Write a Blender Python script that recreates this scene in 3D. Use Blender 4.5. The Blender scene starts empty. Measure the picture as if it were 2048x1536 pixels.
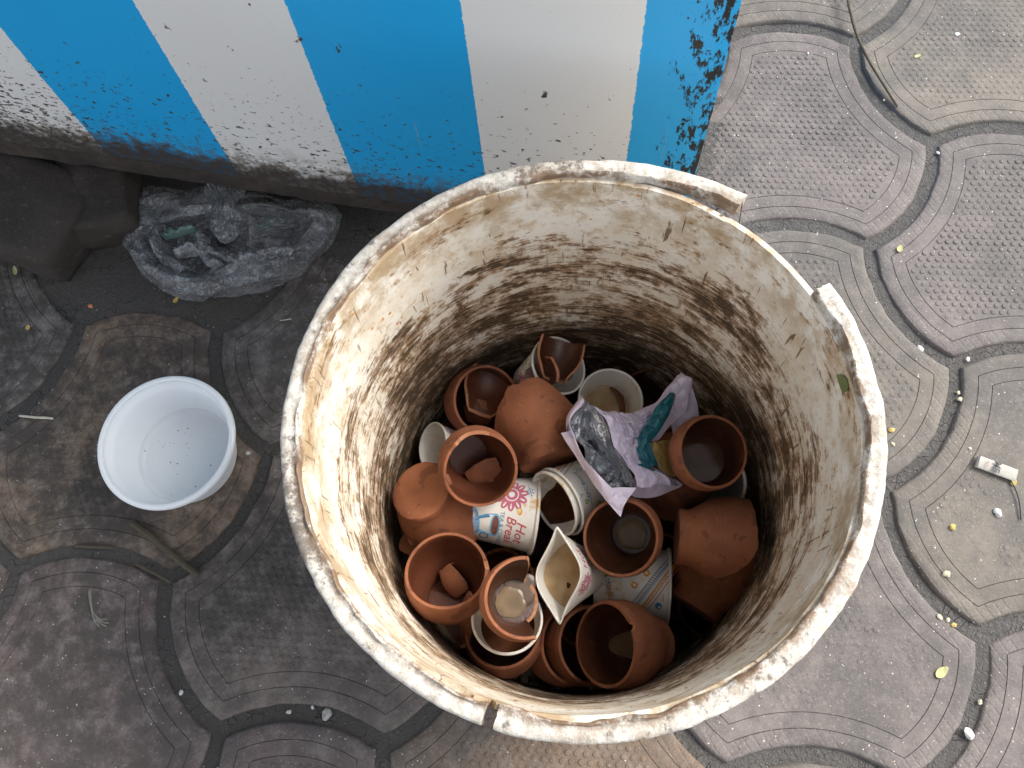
import bpy, bmesh, math, random
from mathutils import Vector, Matrix, noise
import numpy as np

# ------------------------------------------------------------------ camera, sky, sun, exposure
S = bpy.context.scene
COL = S.collection
FPX, NADIR, CAM_H = 1740.0, (1115.0, 1385.0), 0.825
_d = Vector((NADIR[0]-1024, -(NADIR[1]-768), -FPX)).normalized()
_Z = -_d
_X = (Vector((1, 0, 0)) - _Z*_Z.x).normalized()
_Y = _Z.cross(_X)
M3 = Matrix((_X, _Y, _Z))                       # world = M3 @ camera
cam_d = bpy.data.cameras.new('camera')
cam = bpy.data.objects.new('camera', cam_d); COL.objects.link(cam)
cam.matrix_world = Matrix.Translation((0, 0, CAM_H)) @ M3.to_4x4()
cam_d.sensor_width = 36.0; cam_d.lens = 36.0*FPX/2048
cam_d.clip_start = 0.02; cam_d.clip_end = 500
S.camera = cam

SUN_AZ, SUN_EL = 27.0, 43.0                      # degrees; azimuth counted from +X towards +Y
W = bpy.data.worlds.new('World'); S.world = W; W.use_nodes = True
wn = W.node_tree.nodes; bg = wn['Background']
sky = wn.new('ShaderNodeTexSky'); sky.sky_type = 'NISHITA'; sky.sun_disc = False
sky.sun_elevation = math.radians(SUN_EL); sky.sun_rotation = math.radians(90-SUN_AZ)
sky.dust_density = 3.0; sky.air_density = 0.8; sky.ozone_density = 1.0
hs = wn.new('ShaderNodeHueSaturation'); hs.inputs['Saturation'].default_value = 0.30      # thin high cloud: paler than a clear sky
W.node_tree.links.new(sky.outputs[0], hs.inputs['Color']); W.node_tree.links.new(hs.outputs[0], bg.inputs[0]); bg.inputs[1].default_value = 0.15
sun_d = bpy.data.lights.new('sun', 'SUN'); sun_d.energy = 1.2; sun_d.angle = math.radians(24)
sun_d.color = (1.0, 0.95, 0.87)
sun = bpy.data.objects.new('sun', sun_d); COL.objects.link(sun)
sd = Vector((math.cos(math.radians(SUN_AZ))*math.cos(math.radians(SUN_EL)),
             math.sin(math.radians(SUN_AZ))*math.cos(math.radians(SUN_EL)), math.sin(math.radians(SUN_EL))))
sun.rotation_euler = sd.to_track_quat('Z', 'Y').to_euler()
S.view_settings.view_transform = 'Standard'; S.view_settings.look = 'None'
S.view_settings.exposure = 1.42; S.view_settings.gamma = 1.0
S.view_settings.use_curve_mapping = False
S.render.engine = 'CYCLES'
S.cycles.max_bounces = 8; S.cycles.transparent_max_bounces = 12

# ------------------------------------------------------------------ helpers
rnd = random.Random(7)
def ray(px, py): return M3 @ Vector((px-1024, -(py-768), -FPX))
def P(px, py, z):
    r = ray(px, py); return Vector((0, 0, CAM_H)) + r*((z-CAM_H)/r.z)
def tag(o, label=None, cat=None, group=None, kind=None):
    if label: o['label'] = label
    if cat: o['category'] = cat
    if group: o['group'] = group
    if kind: o['kind'] = kind
    return o
def mesh_obj(name, verts, faces, mats, parent=None, fm=None, smooth=True, sharp=40, merge=None):
    me = bpy.data.meshes.new(name)
    me.from_pydata([tuple(v) for v in verts], [], faces)
    if not isinstance(mats, (list, tuple)): mats = [mats]
    for m in mats: me.materials.append(m)
    if fm is not None: me.polygons.foreach_set('material_index', fm)
    if merge:
        b = bmesh.new(); b.from_mesh(me); bmesh.ops.remove_doubles(b, verts=b.verts, dist=merge); b.to_mesh(me); b.free()
    if smooth:
        me.polygons.foreach_set('use_smooth', [True]*len(me.polygons))
        if sharp: me.set_sharp_from_angle(angle=math.radians(sharp))
    me.update()
    o = bpy.data.objects.new(name, me); COL.objects.link(o)
    if parent: o.parent = parent
    return o
def empty(name, mat4=None, loc=None):
    o = bpy.data.objects.new(name, None); COL.objects.link(o)
    o.empty_display_size = 0.02
    if mat4 is not None: o.matrix_world = mat4
    if loc is not None: o.location = loc
    return o
def nz(p, s=1.0, off=0.0): return noise.noise(Vector((p[0]*s+off, p[1]*s-off, p[2]*s+off*0.37)))
def fbm(p, s, o=4, off=0.0):
    v = 0; a = 1
    for i in range(o):
        v += a*nz(p, s, off+i*7.1); s *= 2.03; a *= 0.5
    return v
def jag(seed, amp, n=14, fine=0.35):
    """closed random piecewise-linear function of an angle: a broken edge"""
    r = random.Random(seed); k = sorted(r.random()*2*math.pi for _ in range(n)); v = [r.uniform(-1, 1) for _ in k]
    f = [r.uniform(-1, 1) for _ in range(96)]
    def g(t):
        t %= 2*math.pi
        ks = k + [k[0]+2*math.pi]; vs = v + [v[0]]
        if t < k[0]: t += 2*math.pi
        for i in range(n):
            if ks[i] <= t <= ks[i+1]:
                w = (t-ks[i])/max(1e-6, ks[i+1]-ks[i]); b = vs[i]*(1-w)+vs[i+1]*w; break
        else: b = 0
        return amp*(b + fine*0.3*f[int(t/(2*math.pi)*96) % 96])
    return g

# ---- material helpers
class NT:
    def __init__(s, name):
        s.m = bpy.data.materials.new(name); s.m.use_nodes = True
        s.n = s.m.node_tree.nodes; s.l = s.m.node_tree.links
        s.b = s.n['Principled BSDF']; s.out = s.n['Material Output']
        s.tc = s.n.new('ShaderNodeTexCoord'); s.geo = s.n.new('ShaderNodeNewGeometry')
    def link(s, a, b): s.l.new(a, b); return b
    def _in(s, node, i, v):
        if v is None: return
        if hasattr(v, 'is_output'): s.l.new(v, node.inputs[i])
        elif isinstance(v, (tuple, list)) and len(v) == 3 and node.inputs[i].type == 'RGBA': node.inputs[i].default_value = (*v, 1)
        else: node.inputs[i].default_value = v
    def math(s, op, a, b=None, c=None, clamp=False):
        n = s.n.new('ShaderNodeMath'); n.operation = op; n.use_clamp = clamp
        s._in(n, 0, a); s._in(n, 1, b); s._in(n, 2, c); return n.outputs[0]
    def scale(s, vec, xyz, loc=(0, 0, 0)):
        n = s.n.new('ShaderNodeMapping'); s.l.new(vec, n.inputs[0]); n.inputs[3].default_value = xyz; n.inputs[1].default_value = loc; return n.outputs[0]
    def noise(s, vec, sc, det=4, rough=0.55, dist=0.0):
        n = s.n.new('ShaderNodeTexNoise'); s.l.new(vec, n.inputs['Vector']); n.inputs['Scale'].default_value = sc
        n.inputs['Detail'].default_value = det; n.inputs['Roughness'].default_value = rough; n.inputs['Distortion'].default_value = dist
        return n.outputs[0]
    def voro(s, vec, sc, feat='F1', rand=1.0):
        n = s.n.new('ShaderNodeTexVoronoi'); n.feature = feat; s.l.new(vec, n.inputs['Vector']); n.inputs['Scale'].default_value = sc
        n.inputs['Randomness'].default_value = rand; return n.outputs[0]
    def step(s, v, a, b, lo=0.0, hi=1.0):
        n = s.n.new('ShaderNodeMapRange'); s._in(n, 0, v); s._in(n, 1, a); s._in(n, 2, b); n.inputs[3].default_value = lo; n.inputs[4].default_value = hi
        n.interpolation_type = 'SMOOTHSTEP'; return n.outputs[0]
    def mix(s, f, a, b, mode='MIX'):
        n = s.n.new('ShaderNodeMix'); n.data_type = 'RGBA'; n.blend_type = mode
        s._in(n, 0, f); s._in(n, 6, a); s._in(n, 7, b); return n.outputs[2]
    def sep(s, v):
        n = s.n.new('ShaderNodeSeparateXYZ'); s.l.new(v, n.inputs[0]); return n.outputs
    def bump(s, h, dist, strength=1.0, normal=None):
        n = s.n.new('ShaderNodeBump'); s.l.new(h, n.inputs['Height']); n.inputs['Distance'].default_value = dist; n.inputs['Strength'].default_value = strength
        if normal: s.l.new(normal, n.inputs['Normal'])
        return n.outputs[0]
    def attr(s, name):
        n = s.n.new('ShaderNodeAttribute'); n.attribute_name = name; return n.outputs['Fac']
    def set(s, color=None, rough=None, normal=None, **kw):
        for k, v in (('Base Color', color), ('Roughness', rough), ('Normal', normal)):
            if v is not None: s._in(s.b, k, v)
        for k, v in kw.items(): s._in(s.b, k.replace('_', ' '), v)
        return s.m
def plain(name, col, rough=0.6, **kw): return NT(name).set(col, rough, **kw)

# ---- materials
def mat_tile():
    t = NT('paving_concrete'); p = t.geo.outputs['Position']
    oi = t.n.new('ShaderNodeObjectInfo')
    n1 = t.noise(p, 9, 5, 0.6); n2 = t.noise(p, 55, 5, 0.7); n3 = t.noise(p, 420, 3, 0.7); n4 = t.noise(p, 3.2, 4, .6)
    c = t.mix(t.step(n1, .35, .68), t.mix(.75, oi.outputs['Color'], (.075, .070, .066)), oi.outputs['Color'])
    c = t.mix(t.math('MULTIPLY', t.step(n2, .45, .75), .55), c, (.23, .205, .185))
    c = t.mix(t.math('MULTIPLY', t.step(n2, .52, .30), .55), c, (.065, .060, .056))
    c = t.mix(t.step(n3, .58, .72), c, t.mix(.5, c, (.34, .32, .30)))
    c = t.mix(t.step(n3, .40, .30), c, t.mix(.45, c, (.05, .045, .04)))
    sp = t.voro(p, 160, 'F1'); c = t.mix(t.math('MULTIPLY', t.step(sp, .13, .07), t.step(t.noise(p, 60, 2), .5, .6)), c, (.62, .60, .56))
    # damp soil trodden into the side by the stall
    x, y, z = t.sep(p)
    near = t.math('ADD', t.math('MULTIPLY', x, -1.0), t.math('MULTIPLY', y, .55))
    soil = t.step(t.math('ADD', near, t.math('MULTIPLY', t.math('SUBTRACT', n4, .5), .9)), .05, .62)
    soil2 = t.math('MULTIPLY', soil, t.step(t.math('ADD', n2, t.math('MULTIPLY', n1, .5)), .92, .62))
    c = t.mix(t.math('MULTIPLY', soil2, .85), c, (.045, .036, .029))
    gr = t.attr('groove'); c = t.mix(t.math('MULTIPLY', gr, .5), c, (.035, .032, .03))
    band = t.attr('band')
    w1 = t.n.new('ShaderNodeTexWave'); w1.inputs['Scale'].default_value = 62; t.l.new(t.scale(t.tc.outputs['Object'], (1, .7, 1)), w1.inputs[0]); w1.inputs['Distortion'].default_value = .3
    w2 = t.n.new('ShaderNodeTexWave'); w2.inputs['Scale'].default_value = 62; t.l.new(t.scale(t.tc.outputs['Object'], (-1, 1.4, 1)), w2.inputs[0]); w2.bands_direction = 'DIAGONAL'
    w1.bands_direction = 'DIAGONAL'
    hatch = t.math('MULTIPLY', t.math('MULTIPLY', t.math('MINIMUM', t.step(w1.outputs[1], .0, .25), t.step(w2.outputs[1], .0, .25)), band), t.step(n1, .42, .55))
    h = t.math('ADD', t.math('ADD', t.math('MULTIPLY', n2, .6), t.math('MULTIPLY', n3, .35)), t.math('MULTIPLY', hatch, .22))
    return t.set(c, t.step(n2, .3, .7, .7, .92), t.bump(h, .0016, .8))
def mat_soil():
    t = NT('joint_dirt'); p = t.geo.outputs['Position']
    n1 = t.noise(p, 40, 6, .7); n2 = t.noise(p, 300, 4, .7)
    c = t.mix(n1, (.055, .052, .048), (.16, .152, .142)); c = t.mix(t.step(n2, .6, .75), c, (.26, .25, .23))
    cr = t.voro(p, 110, 'DISTANCE_TO_EDGE'); c = t.mix(t.math('MULTIPLY', t.step(cr, .03, .0), t.step(n1, .5, .6)), c, (.018, .016, .015))
    h = t.math('ADD', t.math('MULTIPLY', n1, 1.0), t.math('MULTIPLY', n2, .5)); h = t.math('SUBTRACT', h, t.math('MULTIPLY', t.math('MULTIPLY', t.step(cr, .04, 0), t.step(n1, .5, .6)), .5))
    x, y, z = t.sep(p); c = t.mix(t.step(x, .0, -.2), c, t.mix(.42, c, (.045, .036, .029)))
    return t.set(c, .95, t.bump(h, .009, 1))
def mat_panel():
    t = NT('striped_paint'); o = t.tc.outputs['Object']; x, y, z = t.sep(o)
    edge = t.math('MULTIPLY', t.math('SUBTRACT', t.noise(t.scale(o, (1, 1, 1)), 260, 3), .5), .0035)
    xx = t.math('ADD', x, edge)
    # stripe borders in metres along the panel
    E_ = [.0080, .1365, .2797, .4068, .5385, .6632]
    m = None
    for i, e in enumerate(E_):
        s_ = t.math('GREATER_THAN', xx, e)
        m = s_ if m is None else (t.math('SUBTRACT', m, s_) if i % 2 else t.math('ADD', m, s_))
    # m = 1 right of .008, 0 right of .1365 ... ; white where 1
    n1 = t.noise(o, 5, 4, .6); n2 = t.noise(o, 90, 4, .65); n5 = t.noise(o, 22, 5, .65)
    white = t.mix(n1, (.76, .745, .71), (.82, .81, .78)); blue = t.mix(n1, (.012, .36, .74), (.018, .42, .82))
    c = t.mix(m, blue, white)
    # right-hand border strip chipped to the black primer
    so = t.scale(o, (120, 1, 42)); ch = t.noise(so, 1, 6, .75)
    right = t.step(x, .672, .712); chip = t.math('MULTIPLY', t.step(t.math('ADD', ch, t.math('MULTIPLY', right, .16)), .66, .68), t.step(x, .667, .69))
    c = t.mix(chip, c, (.012, .013, .014))
    # splashes and specks
    vm = t.math('MULTIPLY', t.step(t.noise(t.scale(o, (1, 1, .7), (3, 0, 1)), 75, 4, .62), .665, .68), t.step(t.noise(o, 13, 3), .42, .52))
    low = t.step(z, .36, .12); v2 = t.noise(t.scale(o, (1, 1, 1.7)), 130, 4, .65)
    left = t.step(x, .25, -.05)
    sp2 = t.step(t.math('ADD', v2, t.math('ADD', t.math('MULTIPLY', low, .13), t.math('MULTIPLY', t.math('MULTIPLY', left, t.step(z, .31, .14)), .10))), .715, .745)
    dk = t.mix(n2, (.03, .028, .022), (.10, .075, .045))
    c = t.mix(t.math('MAXIMUM', vm, sp2), c, dk)
    # long scratches
    sc = t.step(t.noise(t.scale(o, (160, 1, 9)), 1, 2, .5, .6), .76, .79); c = t.mix(t.math('MULTIPLY', sc, .35), c, (.35, .34, .3))
    # mud creeping up from the bottom edge
    zb = t.math('ADD', z, t.math('MULTIPLY', t.math('SUBTRACT', n5, .5), -.065))
    g0 = t.step(zb, .150, .095); c = t.mix(t.math('MULTIPLY', g0, t.step(n2, .40, .58)), c, (.11, .075, .035))
    g = t.step(zb, .122, .100); c = t.mix(t.math('MULTIPLY', g, .93), c, t.mix(n2, (.010, .008, .006), (.060, .045, .035)))
    r = t.math('MAXIMUM', t.math('MULTIPLY', g, .9), .38)
    return t.set(c, r, t.bump(t.math('ADD', t.math('MULTIPLY', n2, t.math('ADD', t.math('MULTIPLY', g, 1.0), .05)), t.math('MULTIPLY', chip, -.3)), .002, .6))
def mat_tub(inside=True):
    t = NT('grimy_white_plastic'); o = t.tc.outputs['Object']; x, y, z = t.sep(o)
    st = t.noise(t.scale(o, (30, 30, 190)), 1, 7, .80)        # long smears round the wall
    st2 = t.noise(t.scale(o, (45, 45, 420)), 1, 4, .7)
    bl = t.noise(t.scale(o, (1, 1, 1.9)), 14, 6, .70); bl2 = t.noise(o, 26, 6, .7); fine = t.noise(o, 260, 3, .7); mid = t.noise(o, 75, 5, .7)
    c = t.mix(t.step(bl2, .35, .7), (.80, .765, .68), (.68, .60, .46))
    c = t.mix(t.math('MULTIPLY', t.step(mid, .50, .66), .75), c, (.56, .42, .25))
    c = t.mix(t.math('MULTIPLY', t.step(t.noise(o, 8, 4, .6), .56, .68), .5), c, (.48, .33, .17))
    # tan band below the rim
    top = t.step(z, .270, .325); c = t.mix(t.math('MULTIPLY', top, t.step(bl2, .40, .62)), c, (.42, .31, .19)); c = t.mix(t.math('MULTIPLY', t.step(t.noise(o, 48, 6, .8), .55, .68), .5), c, (.36, .235, .12))
    # brown smears by height
    hgt = t.math('MULTIPLY', t.step(z, .295, .215), 1.0)
    low = t.step(z, .235, .09)
    a = t.math('ADD', t.math('MULTIPLY', st, .44), t.math('ADD', t.math('MULTIPLY', bl, .42), t.math('ADD', t.math('MULTIPLY', mid, .26), t.math('MULTIPLY', fine, .10))))
    a = t.math('ADD', a, t.math('MULTIPLY', hgt, .075)); a = t.math('ADD', a, t.math('MULTIPLY', low, .055)); a = t.math('ADD', a, t.math('MULTIPLY', t.step(t.noise(t.scale(o, (1, 1, 1.6)), 17, 5, .75), .57, .68), t.math('MULTIPLY', t.step(z, .32, .27), .05)))
    b1 = t.step(a, .645, .705); c = t.mix(t.math('MULTIPLY', b1, .8), c, (.25, .13, .05))
    a2 = t.math('ADD', a, t.math('MULTIPLY', t.math('SUBTRACT', st2, .5), .35))
    b2 = t.step(a2, .705, .745); c = t.mix(t.math('MULTIPLY', b2, .95), c, t.mix(mid, (.03, .019, .010), (.085, .052, .025)))
    # rust-orange spots
    v = t.voro(o, 90); c = t.mix(t.math('MULTIPLY', t.step(v, .16, .10), t.step(t.noise(o, 35, 2), .55, .62)), c, (.52, .23, .05))
    # short upright scratches
    s1 = t.noise(t.scale(o, (260, 260, 26)), 1, 2, .5, .4); s1m = t.math('MULTIPLY', t.step(s1, .665, .69), t.step(bl2, .38, .55))
    c = t.mix(t.math('MULTIPLY', s1m, .85), c, (.13, .065, .025))
    s2 = t.noise(t.scale(o, (30, 30, 700)), 1, 2, .5); c = t.mix(t.math('MULTIPLY', t.step(s2, .68, .72), t.math('MULTIPLY', hgt, .6)), c, (.16, .09, .04))
    c = t.mix(t.step(fine, .62, .72), c, t.mix(.45, c, (.20, .11, .05)))
    h = t.math('ADD', t.math('MULTIPLY', st, .5), t.math('ADD', t.math('MULTIPLY', mid, .4), t.math('MULTIPLY', fine, .15)))
    return t.set(c, t.step(a, .6, .75, .42, .75), t.bump(h, .0018, .55))
def mat_rim():
    t = NT('chipped_rim_plastic'); o = t.tc.outputs['Object']; x, y, z = t.sep(o)
    n1 = t.noise(o, 38, 7, .78); n2 = t.noise(o, 130, 5, .75); n3 = t.noise(o, 420, 3, .7); n0 = t.noise(o, 9, 3, .5)
    c = t.mix(t.step(t.noise(o, 170, 5, .75), .38, .62), (.44, .40, .34), (.62, .59, .53))
    c = t.mix(t.math('MULTIPLY', t.step(n1, .47, .68), .72), c, (.27, .195, .13))
    k = t.math('ADD', t.math('MULTIPLY', n2, .6), t.math('MULTIPLY', n0, .5))
    c = t.mix(t.math('MULTIPLY', t.step(k, .575, .66), .8), c, (.085, .065, .052))
    dr = t.attr('inner'); c = t.mix(t.math('MULTIPLY', dr, t.step(n1, .40, .56)), c, (.17, .105, .06))
    c = t.mix(t.math('MULTIPLY', t.step(n3, .60, .72), .6), c, (.22, .165, .12))
    lowz = t.step(z, .325, .31); c = t.mix(t.math('MULTIPLY', lowz, .5), c, (.3, .25, .2))
    return t.set(c, .62, t.bump(t.math('ADD', n2, t.math('MULTIPLY', n3, .4)), .0015, .7))
def mat_clay(name, c1, c2, wet=0.0, rough=.78):
    t = NT(name); o = t.tc.outputs['Object']; p = t.geo.outputs['Position']; x, y, z = t.sep(o)
    n1 = t.noise(p, 22, 4, .6); n2 = t.noise(p, 150, 4, .7); n3 = t.noise(p, 700, 2, .6)
    ring = t.noise(t.scale(o, (6, 6, 900)), 1, 2, .5)
    c = t.mix(t.step(n1, .3, .7), c2, c1)
    c = t.mix(t.math('MULTIPLY', t.step(ring, .45, .7), .2), c, t.mix(.35, c, (.48, .25, .14)))
    c = t.mix(t.math('MULTIPLY', t.step(n2, .58, .75), .35), c, (.45, .24, .135))
    v = t.noise(p, 75, 3, .5, .5); c = t.mix(t.math('MULTIPLY', t.step(v, .60, .63), .6), c, t.mix(.75, c, (.07, .022, .01)))   # wet splashes
    if wet: 
        ln = t.math('ADD', t.math('SUBTRACT', z, .002), t.math('MULTIPLY', t.math('SUBTRACT', t.noise(p, 45, 3), .5), .02))
        dry = t.step(ln, .047, .058); c = t.mix(dry, t.mix(wet, c, (.075, .022, .010)), c)
        rr = t.math('ADD', t.math('MULTIPLY', dry, .25), .42)
    else: rr = rough
    return t.set(c, rr, t.bump(t.math('ADD', t.math('MULTIPLY', ring, .5), t.math('ADD', t.math('MULTIPLY', n2, .5), t.math('MULTIPLY', n3, .3))), .0008, .6))
def mat_paper():
    t = NT('tea_stained_paper'); p = t.geo.outputs['Position']; n1 = t.noise(p, 30, 4, .6); n2 = t.noise(p, 110, 4, .7)
    c = t.mix(n1, (.74, .70, .62), (.80, .78, .74)); c = t.mix(t.math('MULTIPLY', t.step(n1, .55, .68), t.step(n2, .42, .62)), c, (.60, .40, .17))
    c = t.mix(t.step(n2, .70, .74), c, (.30, .16, .06))
    return t.set(c, .45, t.bump(n1, .002, .3))
def mat_tea(name, c1, c2):
    t = NT(name); p = t.geo.outputs['Position']; n = t.noise(p, 60, 3, .5)
    return t.set(t.mix(t.step(n, .35, .65), c1, c2), .09, t.bump(t.noise(p, 90, 2), .0002, .3), Specular_IOR_Level=.13)
def mat_foil():
    t = NT('crumpled_foil'); p = t.geo.outputs['Position']; n = t.noise(p, 260, 3, .6); n2 = t.noise(p, 70, 3, .5)
    return t.set(t.mix(n2, (.30, .31, .34), (.90, .90, .91)), .22, t.bump(t.math('ADD', n, t.math('MULTIPLY', n2, 2)), .0025, .8), Metallic=.95)
def mat_film(name, c1, c2, rough=.38):
    t = NT(name); p = t.geo.outputs['Position']; n = t.noise(p, 130, 4, .6); n2 = t.noise(p, 45, 3, .5)
    return t.set(t.mix(n2, c1, c2), rough, t.bump(t.math('ADD', n, t.math('MULTIPLY', n2, 2)), .0014, .6))
def mat_bag():
    t = NT('grey_translucent_bag'); p = t.geo.outputs['Position']; n2 = t.noise(p, 30, 4, .6, .4)
    w = t.noise(p, 55, 3, .5, 1.8); ridge = t.math('ABSOLUTE', t.math('SUBTRACT', w, .5)); cr = t.step(ridge, .045, .0)        # creases
    w2 = t.noise(p, 95, 2, .5, 1.2); cr2 = t.step(t.math('ABSOLUTE', t.math('SUBTRACT', w2, .5)), .05, .0)
    c = t.mix(n2, (.17, .175, .175), (.40, .40, .41)); c = t.mix(t.math('MULTIPLY', t.step(n2, .57, .68), .6), c, (.11, .24, .20))
    c = t.mix(t.math('MULTIPLY', t.math('MAXIMUM', cr, t.math('MULTIPLY', cr2, .6)), .55), c, (.86, .87, .90))  # bright crease highlights painted into the film colour
    t.set(c, .16, t.bump(t.math('ADD', t.math('MULTIPLY', cr, .8), t.math('ADD', t.math('MULTIPLY', cr2, .35), w)), .005, 1.0), Specular_IOR_Level=.9)
    tr = t.n.new('ShaderNodeBsdfTransparent'); tr.inputs[0].default_value = (.84, .85, .85, 1)
    mx = t.n.new('ShaderNodeMixShader'); t.l.new(t.math('MAXIMUM', t.step(n2, .35, .65, .50, .86), t.math('MULTIPLY', cr, .85)), mx.inputs[0]); t.l.new(tr.outputs[0], mx.inputs[1]); t.l.new(t.b.outputs[0], mx.inputs[2])
    t.l.new(mx.outputs[0], t.out.inputs[0]); return t.m
def mat_clear():
    t = NT('clear_plastic'); t.set((.62, .63, .62), .25)
    tr = t.n.new('ShaderNodeBsdfTransparent'); tr.inputs[0].default_value = (.85, .86, .86, 1)
    mx = t.n.new('ShaderNodeMixShader'); mx.inputs[0].default_value = .38; t.l.new(tr.outputs[0], mx.inputs[1]); t.l.new(t.b.outputs[0], mx.inputs[2])
    t.l.new(mx.outputs[0], t.out.inputs[0]); return t.m
def mat_rock():
    t = NT('dusty_stone'); p = t.geo.outputs['Position']; n1 = t.noise(p, 14, 6, .65); n2 = t.noise(p, 120, 4, .7)
    c = t.mix(n1, (.015, .012, .010), (.062, .049, .039)); c = t.mix(t.step(n2, .60, .72), c, (.11, .08, .055))
    return t.set(c, .9, t.bump(t.math('ADD', n1, t.math('MULTIPLY', n2, .4)), .006, .9))
def mat_mud():
    t = NT('caked_mud'); p = t.geo.outputs['Position']; n = t.noise(p, 70, 7, .75); n2 = t.noise(p, 20, 3, .6)
    c = t.mix(n, (.010, .008, .007), (.085, .064, .050)); c = t.mix(t.step(n2, .5, .7), c, t.mix(.5, c, (.11, .085, .065)))
    return t.set(c, .92, t.bump(n, .008, 1))
def mat_rag(name, a, b, s=300):
    t = NT(name); p = t.geo.outputs['Position']; n = t.noise(p, s, 4, .7); return t.set(t.mix(n, a, b), .85, t.bump(n, .001, .7))

TILE, SOIL, PANEL, TUB, RIM = mat_tile(), mat_soil(), mat_panel(), mat_tub(), mat_rim()
CLAY_OUT = mat_clay('dry_terracotta', (.285, .098, .040), (.165, .052, .020))
CLAY_IN = mat_clay('wet_terracotta', (.20, .055, .019), (.13, .034, .012), wet=.9)
CLAY_EDGE = mat_clay('broken_terracotta', (.44, .20, .10), (.32, .13, .06))
CLAY_WET = mat_clay('soaked_terracotta', (.065, .020, .009), (.042, .012, .006), rough=.28)
CLAY_RED = mat_clay('reddish_terracotta', (.23, .075, .034), (.15, .045, .020))
CLAY = [CLAY_OUT, CLAY_IN, CLAY_EDGE]
PAPER = mat_paper()
TEA = mat_tea('milky_tea', (.15, .105, .062), (.21, .145, .088))
TEA_FOAM = mat_tea('foamy_tea', (.085, .055, .042), (.14, .10, .075))
TEA_PALE = mat_tea('pale_tea', (.40, .26, .13), (.52, .37, .21))
TEA_DARK = mat_tea('dark_tea_dregs', (.055, .02, .01), (.10, .04, .02))
FOIL, BAG, CLEAR, ROCK = mat_foil(), mat_bag(), mat_clear(), mat_rock()
LILAC = mat_film('lilac_film', (.56, .49, .64), (.74, .68, .81)); TEAL = mat_film('teal_film', (.008, .085, .115), (.015, .16, .20))
YELLOW = mat_film('ochre_film', (.30, .19, .05), (.42, .28, .09))
INK = {k: plain('ink_'+k, v, .55) for k, v in dict(pink=(.50, .13, .19), red=(.50, .07, .10), blue=(.06, .22, .42), navy=(.06, .09, .18), sky=(.16, .42, .66), orange=(.70, .28, .04),
       green=(.14, .34, .05), yellow=(.72, .62, .25), purple=(.22, .10, .36), black=(.03, .03, .035), brown=(.18, .07, .05), white=(.75, .75, .73), lav=(.42, .42, .62)).items()}

# ------------------------------------------------------------------ pavement
SX, SY, OX, OY = 0.18155735*CAM_H, -0.01344098*CAM_H, 0.32391179*CAM_H, 0.69956387*CAM_H
R3 = math.sqrt(3)
def lat(a, c): return Vector((SX*a - SY*c + OX, SY*a + SX*c + OY, 0))
SIDE = math.hypot(SX, SY); ROT = math.atan2(SY, SX)
def build_ground():
    # joint sheet, fine near the camera
    xs = sorted(set([-12, -6, -3, -1.8] + [round(-1.2+i*.0125, 4) for i in range(193)] + [1.8, 3, 6, 12]))
    ys = sorted(set([-12, -6, -3, -1.5] + [round(-.55+i*.0125, 4) for i in range(145)] + [2, 3, 6, 12]))
    V = []
    for y in ys:
        for x in xs:
            z = -.0038 + .0020*fbm((x, y, 0), 16, 3)
            if abs(x) > 1.3 or y > 1.4 or y < -.7: z = -.006
            if -1.3 < x < .25 and y < 1.3:
                d = y-(.378-.12*x)+.03*fbm((x, y, 2), 8, 3); z += max(0, min(1, d/.05))*(.0078+.004*fbm((x, y, 3), 16, 3))*max(0, min(1, (.25-x)*6))
                z += max(0, min(1, (-x*.9+y*.3-.30)*3))*(.0026+.003*fbm((x, y, 3), 12, 3))
            V.append((x, y, z))
    nx = len(xs); F = [(j*nx+i, j*nx+i+1, (j+1)*nx+i+1, (j+1)*nx+i) for j in range(len(ys)-1) for i in range(nx-1)]
    g = mesh_obj('pavement', V, F, SOIL, sharp=None); tag(g, kind='structure')
    return g
pavement = build_ground()

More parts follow.
